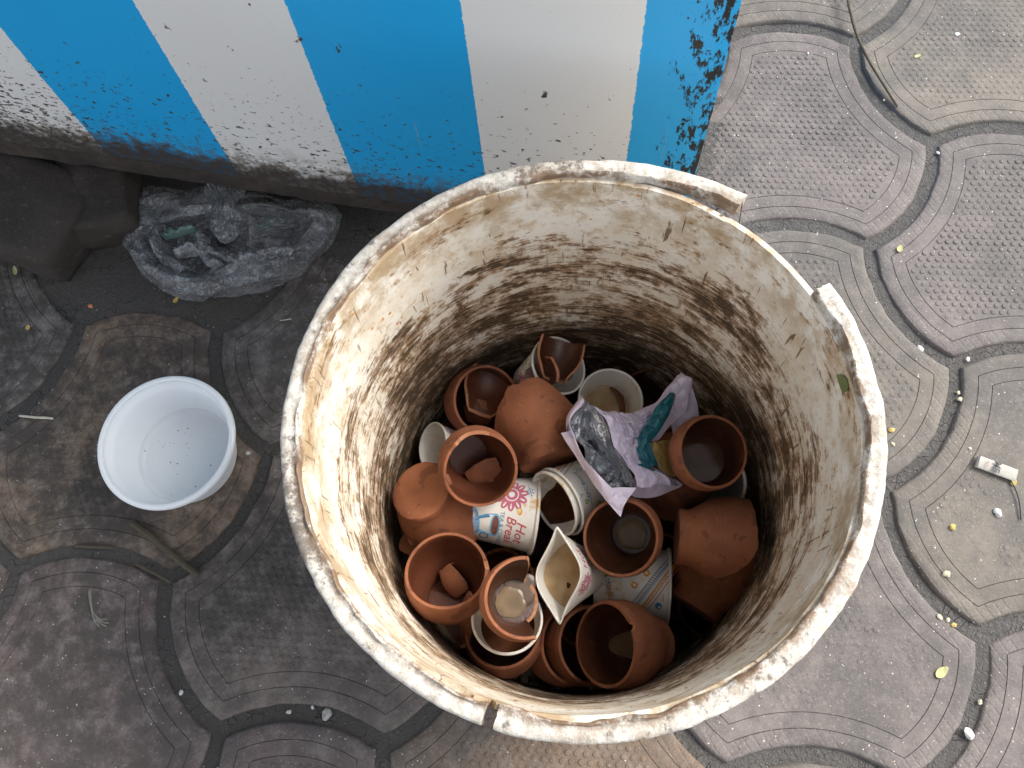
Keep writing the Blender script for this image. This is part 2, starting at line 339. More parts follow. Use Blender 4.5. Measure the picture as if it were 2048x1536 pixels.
def tile_mesh(stud_h, name):
    s = SIDE; sag = .14; Rr = s*(.25+sag*sag)/(2*sag)
    vs = [Vector((s*math.cos(math.radians(60*k+60)), s*math.sin(math.radians(60*k+60)))) for k in range(6)]   # top-right, top-left, left ...
    arcs = []
    for k in range(6):
        a, b = vs[k], vs[(k+1) % 6]; m = (a+b)/2; out = m.normalized(); conv = (k % 2 == 0)
        dist = math.sqrt(Rr*Rr - s*s/4)
        arcs.append((m - out*dist if conv else m + out*dist, conv))
    def isect(c1, r1, c2, r2, near):
        d = (c2-c1).length; a = (r1*r1-r2*r2+d*d)/(2*d); h = math.sqrt(max(0, r1*r1-a*a)); u = (c2-c1)/d; q = c1+u*a; pr = Vector((-u.y, u.x))
        p1, p2 = q+pr*h, q-pr*h; return p1 if (p1-near).length < (p2-near).length else p2
    def outline(ins, n=14):
        pts = []; rr = [Rr-ins if cv else Rr+ins for c, cv in arcs]
        cor = [isect(arcs[k-1][0], rr[k-1], arcs[k][0], rr[k], vs[k]*(1-ins/s)) for k in range(6)]
        for k in range(6):
            c = arcs[k][0]; a0 = cor[k]-c; a1 = cor[(k+1) % 6]-c; t0 = math.atan2(a0.y, a0.x); t1 = math.atan2(a1.y, a1.x)
            dt = (t1-t0+math.pi) % (2*math.pi)-math.pi
            for i in range(n): pts.append(c+Vector((math.cos(t0+dt*i/n), math.sin(t0+dt*i/n)))*rr[k])
        return pts
    rings = [(.0060, -.030, 0, 0), (.0062, -.0045, 0, .3), (.0072, -.0022, 0, 0), (.0082, -.0006, 1, 0), (.0095, 0, 1, 0), (.0150, .0001, 1, 0), (.0212, 0, 1, 0),
             (.0216, -.0008, 0, 1), (.0220, 0, 0, 0), (.0300, .0001, 0, 0), (.0345, 0, 0, 0), (.0349, -.0008, 0, 1), (.0353, 0, 0, 0), (.045, .0, 0, 0)]
    V = []; F = []; band = []; gro = []; n = 6*14
    for ri, (ins, z, bd, gv) in enumerate(rings):
        for p in outline(ins):
            jit = .0012*(nz((p.x, p.y, 0), 60)+.6*nz((p.x, p.y, 4), 190)) if ri < 5 else 0
            V.append((p.x*(1+jit*8), p.y*(1+jit*8), z + (.0006*nz((p.x, p.y, 0), 60) if ri > 1 else 0))); band.append(bd); gro.append(gv)
    for r in range(len(rings)-1):
        for i in range(n): F.append((r*n+i, r*n+(i+1) % n, (r+1)*n+(i+1) % n, (r+1)*n+i))
    F.append(tuple((len(rings)-1)*n+i for i in range(n)))
    # studs on the middle field
    inn = outline(.0385, 6)
    def inside(x, y):
        c = False; j = len(inn)-1
        for i in range(len(inn)):
            a, b = inn[i], inn[j]
            if (a.y > y) != (b.y > y) and x < (b.x-a.x)*(y-a.y)/(b.y-a.y)+a.x: c = not c
            j = i
        return c
    pt = .0082; r_ = random.Random(3)
    for j in range(-18, 19):
        for i in range(-18, 19):
            x = (i+(j % 2)*.5)*pt; y = j*pt*.87
            if not inside(x, y): continue
            x += r_.uniform(-.0003, .0003); h = stud_h*(1+.5*nz((x, y, 5), 18))*r_.uniform(.8, 1.1)
            if h < .0001: continue
            b0 = len(V); R0 = .0029
            for (rr_, zz) in ((1, -.0002), (.78, h*.75), (.40, h)):
                for k in range(7):
                    a = k*2*math.pi/7; V.append((x+R0*rr_*math.cos(a), y+R0*rr_*math.sin(a), zz+.0001)); band.append(0); gro.append(.35 if rr_ == 1 else 0)
            for q in range(2):
                for k in range(7): F.append((b0+q*7+k, b0+q*7+(k+1) % 7, b0+(q+1)*7+(k+1) % 7, b0+(q+1)*7+k))
            F.append(tuple(b0+14+k for k in range(7)))
    me = bpy.data.meshes.new(name); me.from_pydata(V, [], F); me.materials.append(TILE)
    me.attributes.new('band', 'FLOAT', 'POINT').data.foreach_set('value', band)
    me.attributes.new('groove', 'FLOAT', 'POINT').data.foreach_set('value', gro)
    me.polygons.foreach_set('use_smooth', [True]*len(me.polygons)); me.set_sharp_from_angle(angle=math.radians(35)); me.update()
    return me
T_CRISP, T_WORN, T_FLAT = tile_mesh(.0007, 'tile_studded'), tile_mesh(.0004, 'tile_worn'), tile_mesh(.0001, 'tile_smooth')
MAUVE, TAN, GREYT, RUST, SHADED, WARM = (.160, .136, .126, 1), (.172, .149, .120, 1), (.148, .134, .120, 1), (.178, .122, .080, 1), (.128, .094, .088, 1), (.172, .138, .118, 1)  # the dark reddish tone puts the shade at lower left into the tile colour
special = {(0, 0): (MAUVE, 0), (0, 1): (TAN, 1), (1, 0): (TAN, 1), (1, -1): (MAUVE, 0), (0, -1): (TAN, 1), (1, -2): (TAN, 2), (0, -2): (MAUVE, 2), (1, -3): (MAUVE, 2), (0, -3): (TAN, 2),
           (-3, 0): (RUST, 0), (-3, -1): (SHADED, 2), (-2, -1): (WARM, 1), (-2, -2): (SHADED, 1), (-1, -2): (RUST, 1), (-4, 1): (GREYT, 0), (-4, 0): (SHADED, 1), (-2, 0): (MAUVE, 1), (-1, -1): (TAN, 1)}
cnt = 0
for i in range(-7, 7):
    for j in range(-9, 10):
        c = lat(1.5*i, R3*(j+i/2))
        if not (-1.15 < c.x < 1.15 and -.5 < c.y < 1.2): continue
        key = (i, j)
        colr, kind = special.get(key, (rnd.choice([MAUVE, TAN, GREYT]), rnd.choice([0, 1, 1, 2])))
        o = bpy.data.objects.new('paving_tile', (T_CRISP, T_WORN, T_FLAT)[kind]); COL.objects.link(o); o.parent = pavement
        dip = .004 if (c.x < -.3 and c.y > .45) else 0
        o.location = (c.x+rnd.uniform(-.001, .001), c.y+rnd.uniform(-.001, .001), rnd.uniform(-.001, .0006)-dip)
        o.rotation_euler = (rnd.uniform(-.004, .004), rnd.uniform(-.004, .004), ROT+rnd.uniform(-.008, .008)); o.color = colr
        cnt += 1

# ------------------------------------------------------------------ striped stall cabinet
A0 = P(0, 300, .06); B0 = P(720, 410, .06); U = (B0-A0); U.z = 0; U.normalize(); NRM = Vector((U.y, -U.x, 0))   # NRM points at the camera side
CAB = Matrix.Translation((A0.x, A0.y, 0)) @ Matrix(((U.x, -NRM.x, 0), (U.y, -NRM.y, 0), (0, 0, 1))).to_4x4()
cab = empty('stall_cabinet', CAB); tag(cab, 'blue and white striped metal cabinet with muddy bottom edge raised on stones', 'cabinet')
def panel(name, x0, x1, z0, z1, mat, thick=.0015, nx=160, nzz=60, flip=0, edge_noise=.0016):
    V = []; F = []
    for j in range(nzz+1):
        for i in range(nx+1):
            fz = (j/nzz)**2.2; x = x0+(x1-x0)*i/nx; z = z0+(z1-z0)*fz
            y = .0022*fbm((x, 0, z), 3.5, 2)
            if j == 0: z += edge_noise*fbm((x, 0, 1), 55, 3)
            if z < z0+.03: y += .0009*fbm((x, 1, z), 60, 3)
            if x > x1-.012: y += (x-(x1-.012))**2*30; x += .0012*nz((0, 0, z), 30)
            V.append((x, y, z))
    n = nx+1; N = len(V)
    V += [(x, y+thick, z) for x, y, z in V]
    for j in range(nzz):
        for i in range(nx):
            a = j*n+i; F.append((a, a+1, a+n+1, a+n)); F.append((N+a, N+a+n, N+a+n+1, N+a+1))
    for i in range(nx): F.append((i, N+i, N+i+1, i+1))
    for j in range(nzz): a = j*n+nx; F.append((a, N+a, N+a+n, a+n))
    return mesh_obj(name, V, F, mat, cab)
panel('front_panel', -.55, .7215, .078, .98, PANEL)
def boxmesh(name, lo, hi, mat, parent, bev=0.0):
    b = bmesh.new(); bmesh.ops.create_cube(b, size=1)
    for v in b.verts: v.co = Vector([(lo[k]+hi[k])/2+v.co[k]*(hi[k]-lo[k]) for k in range(3)])
    if bev: bmesh.ops.bevel(b, geom=b.edges[:], offset=bev, segments=2, affect='EDGES')
    me = bpy.data.meshes.new(name); b.to_mesh(me); b.free(); me.materials.append(mat); o = bpy.data.objects.new(name, me); COL.objects.link(o); o.parent = parent; return o
MUDDY = mat_mud()
DARKBLUE = plain('blue_paint', (.008, .16, .42), .4)
# bottom flange: rough muddy strip under the paint
V = []; F = []; nx = 260
prof = [(.0005, .0815), (-.0030, .079), (-.0040, .068), (-.0030, .0605), (.004, .0585), (.016, .060), (.016, .072)]
for i in range(nx+1):
    x = -.55+1.2695*i/nx
    for k, (y, z) in enumerate(prof):
        q = fbm((x, y, z), 60, 3); V.append((x, y+.0012*q, z+(.0024*fbm((x, 0, k*.1), 30, 4) if k < 6 else 0)))
m_ = len(prof)
for i in range(nx):
    for k in range(m_-1): F.append((i*m_+k, i*m_+k+1, (i+1)*m_+k+1, (i+1)*m_+k))
mesh_obj('bottom_flange', V, F, MUDDY, cab)
boxmesh('side_panel', (.712, .004, .062), (.7165, .50, .975), DARKBLUE, cab)
boxmesh('side_panel', (-.555, .004, .062), (-.5515, .50, .975), DARKBLUE, cab)
boxmesh('back_panel', (-.551, .497, .062), (.7115, .501, .975), DARKBLUE, cab)
boxmesh('floor_panel', (-.550, .018, .072), (.711, .496, .078), MUDDY, cab)
boxmesh('top_panel', (-.565, -.012, .9815), (.735, .512, .998), plain('worktop', (.45, .44, .42), .4), cab, .003)

# shade awning added over the cabinet, out of view: it hides the sky overhead and to the left
tarp = empty('shade_awning', loc=(-.9, .6, 0)); tag(tarp, 'unseen awning on poles added over the striped cabinet to block the sky', 'awning')
def awning():
    V = []; F = []; n = 24
    for j in range(n+1):
        for i in range(n+1):
            x = -1.9+2.7*i/n; y = -.35+1.8*j/n; V.append((x+.9-.4, y-.6, 2.15+.10*math.sin(y*2+1)+.06*math.sin(x*3)-.08*(1 if i == n else 0)))
    F = [(j*(n+1)+i, j*(n+1)+i+1, (j+1)*(n+1)+i+1, (j+1)*(n+1)+i) for j in range(n) for i in range(n)]
    mesh_obj('tarpaulin', V, F, mat_rag('shade_tarpaulin', (.16, .17, .18), (.22, .22, .22), 12), tarp, sharp=None)
    for x, y in ((-1.8, 1.35), (-.15, 1.35)): boxmesh('pole', (x+.9-.02, y-.62, .0), (x+.9+.02, y-.58, 2.15), MUDDY, tarp)
awning()
def rock(px, py, zc, size, rotz, name, label, cat, seed, box=.75, mat=None, parent=None, group=None):
    b = bmesh.new(); bmesh.ops.create_cube(b, size=2); bmesh.ops.subdivide_edges(b, edges=b.edges[:], cuts=9, use_grid_fill=True)
    for v in b.verts:
        c = v.co; sph = c.normalized(); q = sph*(1-box)*1.25+c*box*.92
        r = 1+.09*fbm(q, 1.3, 4, seed); v.co = Vector((q.x*r*size[0], q.y*r*size[1], q.z*r*size[2]))
    me = bpy.data.meshes.new(name); b.to_mesh(me); b.free(); me.materials.append(mat or ROCK); me.polygons.foreach_set('use_smooth', [True]*len(me.polygons))
    o = bpy.data.objects.new(name, me); COL.objects.link(o); w = P(px, py, zc); o.location = (w.x, w.y, size[2]*.93+ (zc-size[2] if zc > size[2]*1.2 else 0)); o.rotation_euler = (0, 0, rotz)
    if label: tag(o, label, cat, group)
    return o
rock(55, 425, .028, (.078, .058, .029), -.35, 'support_stone', 'wide brown stone wedged under the left end of the striped cabinet', 'stone', 3.1, group='stones under the cabinet')
rock(205, 395, .024, (.040, .055, .027), .25, 'support_stone', 'dark smooth stone between the wide stone and the grey bag under the cabinet', 'stone', 8.3, group='stones under the cabinet')
rr = rock(1240, 300, .03, (.05, .05, .0345), .1, 'support_stone', 'stone propping the cabinet near its right corner behind the white tub', 'stone', 5.5, group='stones under the cabinet')
rr.location = CAB @ Vector((.62, .10, .030))

# ------------------------------------------------------------------ the tub
TC = Vector((.0146, .1508, 0)); ZR = .34
tub = empty('plastic_tub', loc=TC); tag(tub, 'tall round white plastic tub with grimy walls and chipped rim, full of used cups', 'tub')
def ang(px, py): w = P(px, py, ZR)-TC; return math.atan2(w.y, w.x)
G0, G1 = ang(1648, 570), ang(1486, 400)            # stretch where the flange has snapped off
CR = ang(967, 1440); CR0, CR1 = ang(988, 1452), ang(962, 1444)
def shellgrid(nth, ths, levels_out, levels_in, closed=True):
    pass
def tub_body():
    V = []; F = []; n = 300; m = 46   # rings from floor to lip
    def rin(z): return .1488+.0142*(z/.34)+.0005*math.sin(z*90)
    tp = jag(5, .0016, 40)
    for j in range(m+1):
        f = j/m; 
        for i in range(n):
            a = 2*math.pi*i/n; top = .3345+tp(a)+(.0015 if G0 < a < G1 else 0)
            if abs((a-CR+math.pi) % (2*math.pi)-math.pi) < .012: top -= .013
            z = .004+(top-.004)*f; r = rin(z)+.0006*fbm((math.cos(a), math.sin(a), z*4), 3, 2)
            V.append((r*math.cos(a), r*math.sin(a), z))
    N = len(V)
    for (x, y, z) in list(V):
        r = math.hypot(x, y); k = (r+.0034)/r; V.append((x*k, y*k, z if z > .01 else 0))
    for j in range(m):
        for i in range(n):
            a = j*n+i; b = j*n+(i+1) % n; F.append((a, a+n, b+n, b)); F.append((N+a, N+b, N+b+n, N+a+n))
    for i in range(n): F.append((m*n+i, N+m*n+i, N+m*n+(i+1) % n, m*n+(i+1) % n))
    c0 = len(V); V.append((0, 0, .004)); V.append((0, 0, 0))
    for i in range(n): F.append((i, (i+1) % n, c0)); F.append((N+(i+1) % n, N+i, c0+1))
    return mesh_obj('body', V, F, TUB, tub)
tub_body()
def rim_piece(a0, a1, lift0, lift1, seed):
    """a0<a1 angles; flange swings outward by lift at its two ends"""
    base = [(.1640, .3295), (.1640, .3375), (.1645, .3396), (.1656, .3403), (.1672, .3393), (.1695, .3397), (.1715, .3400), (.1742, .3397), (.1756, .3386), (.1759, .3345), (.1759, .327), (.1759, .320), (.1748, .3175), (.1738, .3185), (.1736, .327), (.172, .3320), (.1655, .3325)]
    n = int((a1-a0)/(2*math.pi)*520); V = []; F = []; m = len(base); inner = []
    for i in range(n+1):
        f = i/n; a = a0+(a1-a0)*f
        e0 = max(0, 1-(a-a0)/.75); e1 = max(0, 1-(a1-a)/.75)
        sw = lift0*e0**1.8+lift1*e1**1.8; 
        nar = .0012*nz((math.cos(a)*3, math.sin(a)*3, seed), 2)
        for k, (r, z) in enumerate(base):
            q = (math.cos(a)*r, math.sin(a)*r, z)
            rr_ = r+sw+ .0006*fbm(q, 90, 3)
            if k < 4: rr_ += .0022*fbm(q, 38, 3)+nar-.0006*(1-min(1, sw*300))*0
            if 7 <= k <= 11: rr_ += .0007*fbm((q[0], q[1], 0), 25, 4)
            zz = z+.0005*fbm(q, 140, 2) + (.0022*max(0, fbm((q[0], q[1], 0), 60, 4)) if k in (2, 3) else 0) - (.0008*max(0, fbm((q[0], q[1], 1), 45, 3)) if k in (4, 5) else 0)
            aa = a
            if i in (0, n): aa += (.004*nz((k*1.7, seed, 0), 1))
            V.append((math.cos(aa)*rr_, math.sin(aa)*rr_, zz)); inner.append(1.0 if k in (1, 2, 3) else (.6 if k in (0, 4) else (.15 if k == 5 else 0)))
    for i in range(n):
        for k in range(m): F.append((i*m+k, (i+1)*m+k, (i+1)*m+(k+1) % m, i*m+(k+1) % m))
    F.append(tuple(range(m))); F.append(tuple(n*m+k for k in reversed(range(m))))
    o = mesh_obj('rim_flange', V, F, RIM, tub, sharp=60)
    o.data.attributes.new('inner', 'FLOAT', 'POINT').data.foreach_set('value', inner)
    return o
rim_piece(G1, CR1+2*math.pi if CR1 < G1 else CR1, .0080, 0, 1.3)
rim_piece(CR0 if CR0 > -4 else CR0, G0, 0, .0008, 4.4)

# ------------------------------------------------------------------ vessels
def pxs(px, py, z, rp, rm):
    w = P(px, py, z); dep = -((M3.transposed() @ (w-Vector((0, 0, CAM_H)))).z); return rp*dep/FPX/rm
def place(px, py, z, alpha, phi, h, anchor='mouth', s=1.0):
    """matrix of a vessel: mouth centre (or base centre) seen at a pixel at height z; alpha = tilt of the mouth normal away from the viewer towards image direction phi"""
    w = P(px, py, z); tc = (Vector((0, 0, CAM_H))-w).normalized()
    up = M3 @ Vector((0, 1, 0)); rt = (up.cross(tc)).normalized(); up = tc.cross(rt).normalized()
    a, p = math.radians(alpha), math.radians(phi)
    n = tc*math.cos(a)+(rt*math.cos(p)+up*math.sin(p))*math.sin(a)
    x = tc-n*tc.dot(n)
    if x.length < .05: x = -(rt*math.cos(p)+up*math.sin(p)); x -= n*x.dot(n)
    x.normalize(); y = n.cross(x)
    base = w-n*h*s if anchor == 'mouth' else w
    m = Matrix((x, y, n)).transposed().to_4x4(); m.translation = base
    if s != 1.0: m = m @ Matrix.Scale(s, 4)
    def th(psi):
        d = rt*math.cos(math.radians(psi))+up*math.sin(math.radians(psi)); return math.atan2(d.dot(y), d.dot(x))
    return m, th
KP = [(0, 0), (.0205, 0), (.0222, .0008), (.0226, .003), (.0219, .0065), (.0224, .0105), (.0262, .0165), (.0315, .0250), (.0338, .033), (.0346, .041), (.0344, .049), (.0338, .055), (.0335, .0575)]
KH = .0575
def resample(pts, n):
    L = [0]
    for a, b in zip(pts, pts[1:]): L.append(L[-1]+math.hypot(b[0]-a[0], b[1]-a[1]))
    def f(t):
        s = max(0, min(1, t))*L[-1]
        for i in range(len(pts)-1):
            if s <= L[i+1]+1e-12:
                w = (s-L[i])/(L[i+1]-L[i]); return (pts[i][0]*(1-w)+pts[i+1][0]*w, pts[i][1]*(1-w)+pts[i+1][1]*w)
        return pts[-1]
    return f
def smoothprof(pts, th):
    f = resample(pts, 0); N = 160; o = [f(i/N) for i in range(N+1)]
    # smooth twice
    for _ in range(3): o = [o[0]]+[((o[i-1][0]+2*o[i][0]+o[i+1][0])/4, (o[i-1][1]+2*o[i][1]+o[i+1][1])/4) for i in range(1, N)]+[o[-1]]
    inn = []
    for i in range(N+1):
        a, b = o[max(0, i-2)], o[min(N, i+2)]; tx, ty = b[0]-a[0], b[1]-a[1]; l = math.hypot(tx, ty) or 1
        inn.append((max(0, o[i][0]-ty/l*th), o[i][1]+tx/l*th))
    for _ in range(14): inn = [inn[0]]+[((inn[i-1][0]+2*inn[i][0]+inn[i+1][0])/4, (inn[i-1][1]+2*inn[i][1]+inn[i+1][1])/4) for i in range(1, N)]+[inn[-1]]
    def ev(L):
        def g(t):
            s = max(0, min(1, t))*N; i = min(N-1, int(s)); w = s-i; return (L[i][0]*(1-w)+L[i+1][0]*w, L[i][1]*(1-w)+L[i+1][1]*w)
        return g
    return ev(o), ev(inn), inn
KO, KI, KIN = smoothprof(KP, .0034)
def shell(name, mats, parent, fo=KO, fi=KI, th0=0, th1=2*math.pi, lo=lambda a: 0.0, hi=lambda a: 1.0, nt=26, seed=0, wob=.012, deform=None, n=None, lip=True):
    closed = abs(th1-th0-2*math.pi) < 1e-6
    n = n or max(6, int(84*(th1-th0)/(2*math.pi))); nn = n if closed else n+1
    V = []; F = []; fm = []
    haslo = any(lo(th0+(th1-th0)*i/n) > .001 for i in range(n))
    for side in (0, 1):
        for j in range(nt+1):
            for i in range(nn):
                a = th0+(th1-th0)*i/n; l, h = lo(a), hi(a); t = l+(h-l)*j/nt
                r, z = (fo if side == 0 else fi)(t)
                if lip and j == nt and h >= .999: # rounded lip
                    ro, zo = fo(1); ri_, zi = fi(1); mr = (ro+ri_)/2; r = mr+(r-mr)*.72; z = z
                    z = (zo+zi)/2-.0002
                elif lip and j == nt-1 and h >= .999: z = z-.0004
                k = 1+wob*math.sin(2*a+seed)+wob*.4*math.sin(3*a+2*seed); 
                p = Vector((r*k*math.cos(a), r*k*math.sin(a), z+ .0005*math.sin(a*2+seed*3)*z/KH))
                if deform: p = deform(p)
                V.append(p)
    N = (nt+1)*nn
    def q(a, b, c, d, mi): F.append((a, b, c, d)); fm.append(mi)
    for j in range(nt):
        for i in range(n):
            i2 = (i+1) % nn; a, b, c, d = j*nn+i, j*nn+i2, (j+1)*nn+i2, (j+1)*nn+i
            q(a, b, c, d, 0); q(N+a, N+d, N+c, N+b, 1)
    for i in range(n):
        i2 = (i+1) % nn; a, b = nt*nn+i, nt*nn+i2; am = th0+(th1-th0)*(i+.5)/n
        q(a, b, N+b, N+a, 2 if hi(am) < .995 else 0)
        if haslo: q(i2, i, N+i, N+i2, 2)
    if not closed:
        for j in range(nt):
            a, d = j*nn, (j+1)*nn; q(a, d, N+d, N+a, 2); a, d = j*nn+n, (j+1)*nn+n; q(d, a, N+a, N+d, 2)
    return mesh_obj(name, V, F, mats, parent, fm=fm, merge=1e-5, sharp=48)
def prof_r(L):
    def g(z):
        best = 0
        for (r0, z0), (r1, z1) in zip(L, L[1:]):
            if min(z0, z1)-1e-9 <= z <= max(z0, z1)+1e-9 and abs(z1-z0) > 1e-9: best = max(best, r0+(r1-r0)*(z-z0)/(z1-z0))
        return best
    return g
K_RIN = prof_r(KIN)
def liquid(root, mw, rin, h, zfill, mat, name='tea', lat_=(.0, .0), deform=None, wob=0.02, cz=None):
    """flat horizontal pool held by a tilted vessel; zfill = height above the inner floor, along world Z"""
    inv = mw.inverted(); 
    floor = mw @ Vector((lat_[0], lat_[1], .0045)); 
    # lowest inner point
    zmin = min((mw @ Vector((rin(z)*math.cos(a)*.97, rin(z)*math.sin(a)*.97, z))).z for z in [h*k/14 for k in range(1, 14)] for a in [i*.3 for i in range(21)])
    zl = zmin+zfill; n = 56; C = None
    cand = []
    for k in range(1, 14):
        for i in range(21):
            for rr_ in (0, .5, .9):
                z = h*k/14; p = mw @ Vector((rin(z)*rr_*math.cos(i*.3), rin(z)*rr_*math.sin(i*.3), z))
                if abs(p.z-zl) < .0025: cand.append(p)
    if not cand: return None
    C = sum(cand, Vector())/len(cand); C.z = zl
    V = [inv @ C]; 
    for i in range(n):
        a = 2*math.pi*i/n; d = Vector((math.cos(a), math.sin(a), 0)); lo_, hi_ = 0, .09
        for _ in range(18):
            mid = (lo_+hi_)/2; q = inv @ (C+d*mid); ok = 0 < q.z < h and math.hypot(q.x, q.y) < rin(q.z)+.0003
            lo_, hi_ = (mid, hi_) if ok else (lo_, mid)
        V.append(inv @ (C+d*lo_))
    if deform: V = [deform(v) for v in V]
    # concentric rings so that the surface can carry a meniscus
    c = V[0]; ring = V[1:]; VV = [c]; 
    for f in (.5, .9, 1.0):
        for v in ring: VV.append(c+(v-c)*f)
    F = [(0, 1+i, 1+(i+1) % n) for i in range(n)]
    for k in range(2):
        for i in range(n): F.append((1+k*n+i, 1+(k+1)*n+i, 1+(k+1)*n+(i+1) % n, 1+k*n+(i+1) % n))
    return mesh_obj(name, VV, F, mat, root, sharp=None)
def shard(parent, name, th0, th1, lo, hi, seed, mats=None, amp=.05, mw=None, label=None):
    jl, jh = jag(seed, amp, 9), jag(seed+1, amp, 9); span = th1-th0
    def e(a): 
        f = (a-th0)/span; return min(1, 6*min(f, 1-f)+.25)
    return shell(name, mats or [CLAY_OUT, CLAY_OUT, CLAY_EDGE], parent, th0=th0, th1=th1, lo=lambda a: max(.18, lo+(hi-lo)*.45*(1-e(a))+jl(a)), hi=lambda a: min(1, hi-(hi-lo)*.35*(1-e(a))+jh(a) if hi < .99 else 1), nt=8, n=16)
GK, GP = 'clay cups thrown in the white tub', 'paper cups thrown in the white tub'
def kulhad(px, py, z, alpha, phi, label, s=1.0, hi=None, tea=None, anchor='mouth', seed=0, group=GK, th=(0, 2*math.pi), inner=None, teamat=TEA_DARK, jagseed=None, wob=.012, outer=None, rp=None):
    if rp: s = pxs(px, py, z, rp, .0340)
    m, thf = place(px, py, z, alpha, phi, KH, anchor, s)
    e = empty('clay_cup', m); tag(e, label, 'clay cup', group)
    f = hi if hi else (lambda a: 1.0)
    if hi == 'broken':
        j = jag(jagseed or seed+11, .13, 11); f = lambda a: min(1, .80+j(a))
    if callable(hi): f = hi(thf)
    shell('cup_wall', [outer or CLAY_OUT, inner or CLAY_IN, CLAY_EDGE], e, hi=f, seed=seed, th0=th[0], th1=th[1], wob=wob)
    if tea is not None: liquid(e, m, K_RIN, KH, tea, teamat)
    return e, m, thf

# ---- paper cup
PH, PR0, PR1 = .058, .0205, .0285
PPO = [(0, .0035), (PR0-.0008, .0035), (PR0, .0030), (PR0, .0), (PR0+.0003, 0)]+[(PR0+.0003+(PR1-PR0)*k/10, PH*k/10) for k in range(1, 11)]
def paper_shape():
    o = [(0, .0040), (PR0-.0012, .0040), (PR0-.0004, .0012), (PR0+.0001, 0)]+[(PR0+.0001+(PR1-PR0)*k/14, PH*k/14) for k in range(1, 15)]
    i_ = [(0, .0046), (PR0-.0012, .0046)]+[(PR0-.0010+(PR1-PR0)*k/14, PH*k/14+.0002) for k in range(1, 15)]
    return o, i_
_po, _pi = paper_shape(); P_RIN = prof_r(_pi)
def paper_r(z): return PR0+.0001+(PR1-PR0)*z/PH
def paper_cup_mesh(parent, deform=None, wall_mat=None):
    V = []; F = []; n = 72
    def lathe(pts, flip=False):
        b = len(V)
        for r, z in pts:
            for i in range(n):
                a = 2*math.pi*i/n; p = Vector((r*math.cos(a), r*math.sin(a), z)); V.append(deform(p) if deform else p)
        for j in range(len(pts)-1):
            for i in range(n):
                q = (b+j*n+i, b+j*n+(i+1) % n, b+(j+1)*n+(i+1) % n, b+(j+1)*n+i); F.append(q[::-1] if flip else q)
    lathe(_po); lathe(_pi, True)
    w = mesh_obj('cup_wall', V, F, wall_mat or PAPER, parent, merge=1e-6)
    V = []; F = []; rt = .00135; k = 10
    for i in range(n):
        a = 2*math.pi*i/n; 
        for q in range(k):
            b = 2*math.pi*q/k; r = PR1+.0006+rt*math.cos(b); p = Vector((r*math.cos(a), r*math.sin(a), PH+rt*math.sin(b))); V.append(deform(p) if deform else p)
    for i in range(n):
        for q in range(k): F.append((i*k+q, ((i+1) % n)*k+q, ((i+1) % n)*k+(q+1) % k, i*k+(q+1) % k))
    mesh_obj('rolled_rim', V, F, PAPER, parent)
    # overlap seam strip inside
    V = []; F = []
    for j in range(13):
        z = .005+(PH-.006)*j/12
        for a in (2.5, 2.53, 2.60, 2.63):
            r = paper_r(z)-.0014-(.0005 if a in (2.53, 2.60) else 0); p = Vector((r*math.cos(a), r*math.sin(a), z)); V.append(deform(p) if deform else p)
    for j in range(12):
        for q in range(3): F.append((j*4+q, j*4+q+1, j*4+5+q, j*4+4+q))
    mesh_obj('seam', V, F, PAPER, parent, sharp=None)
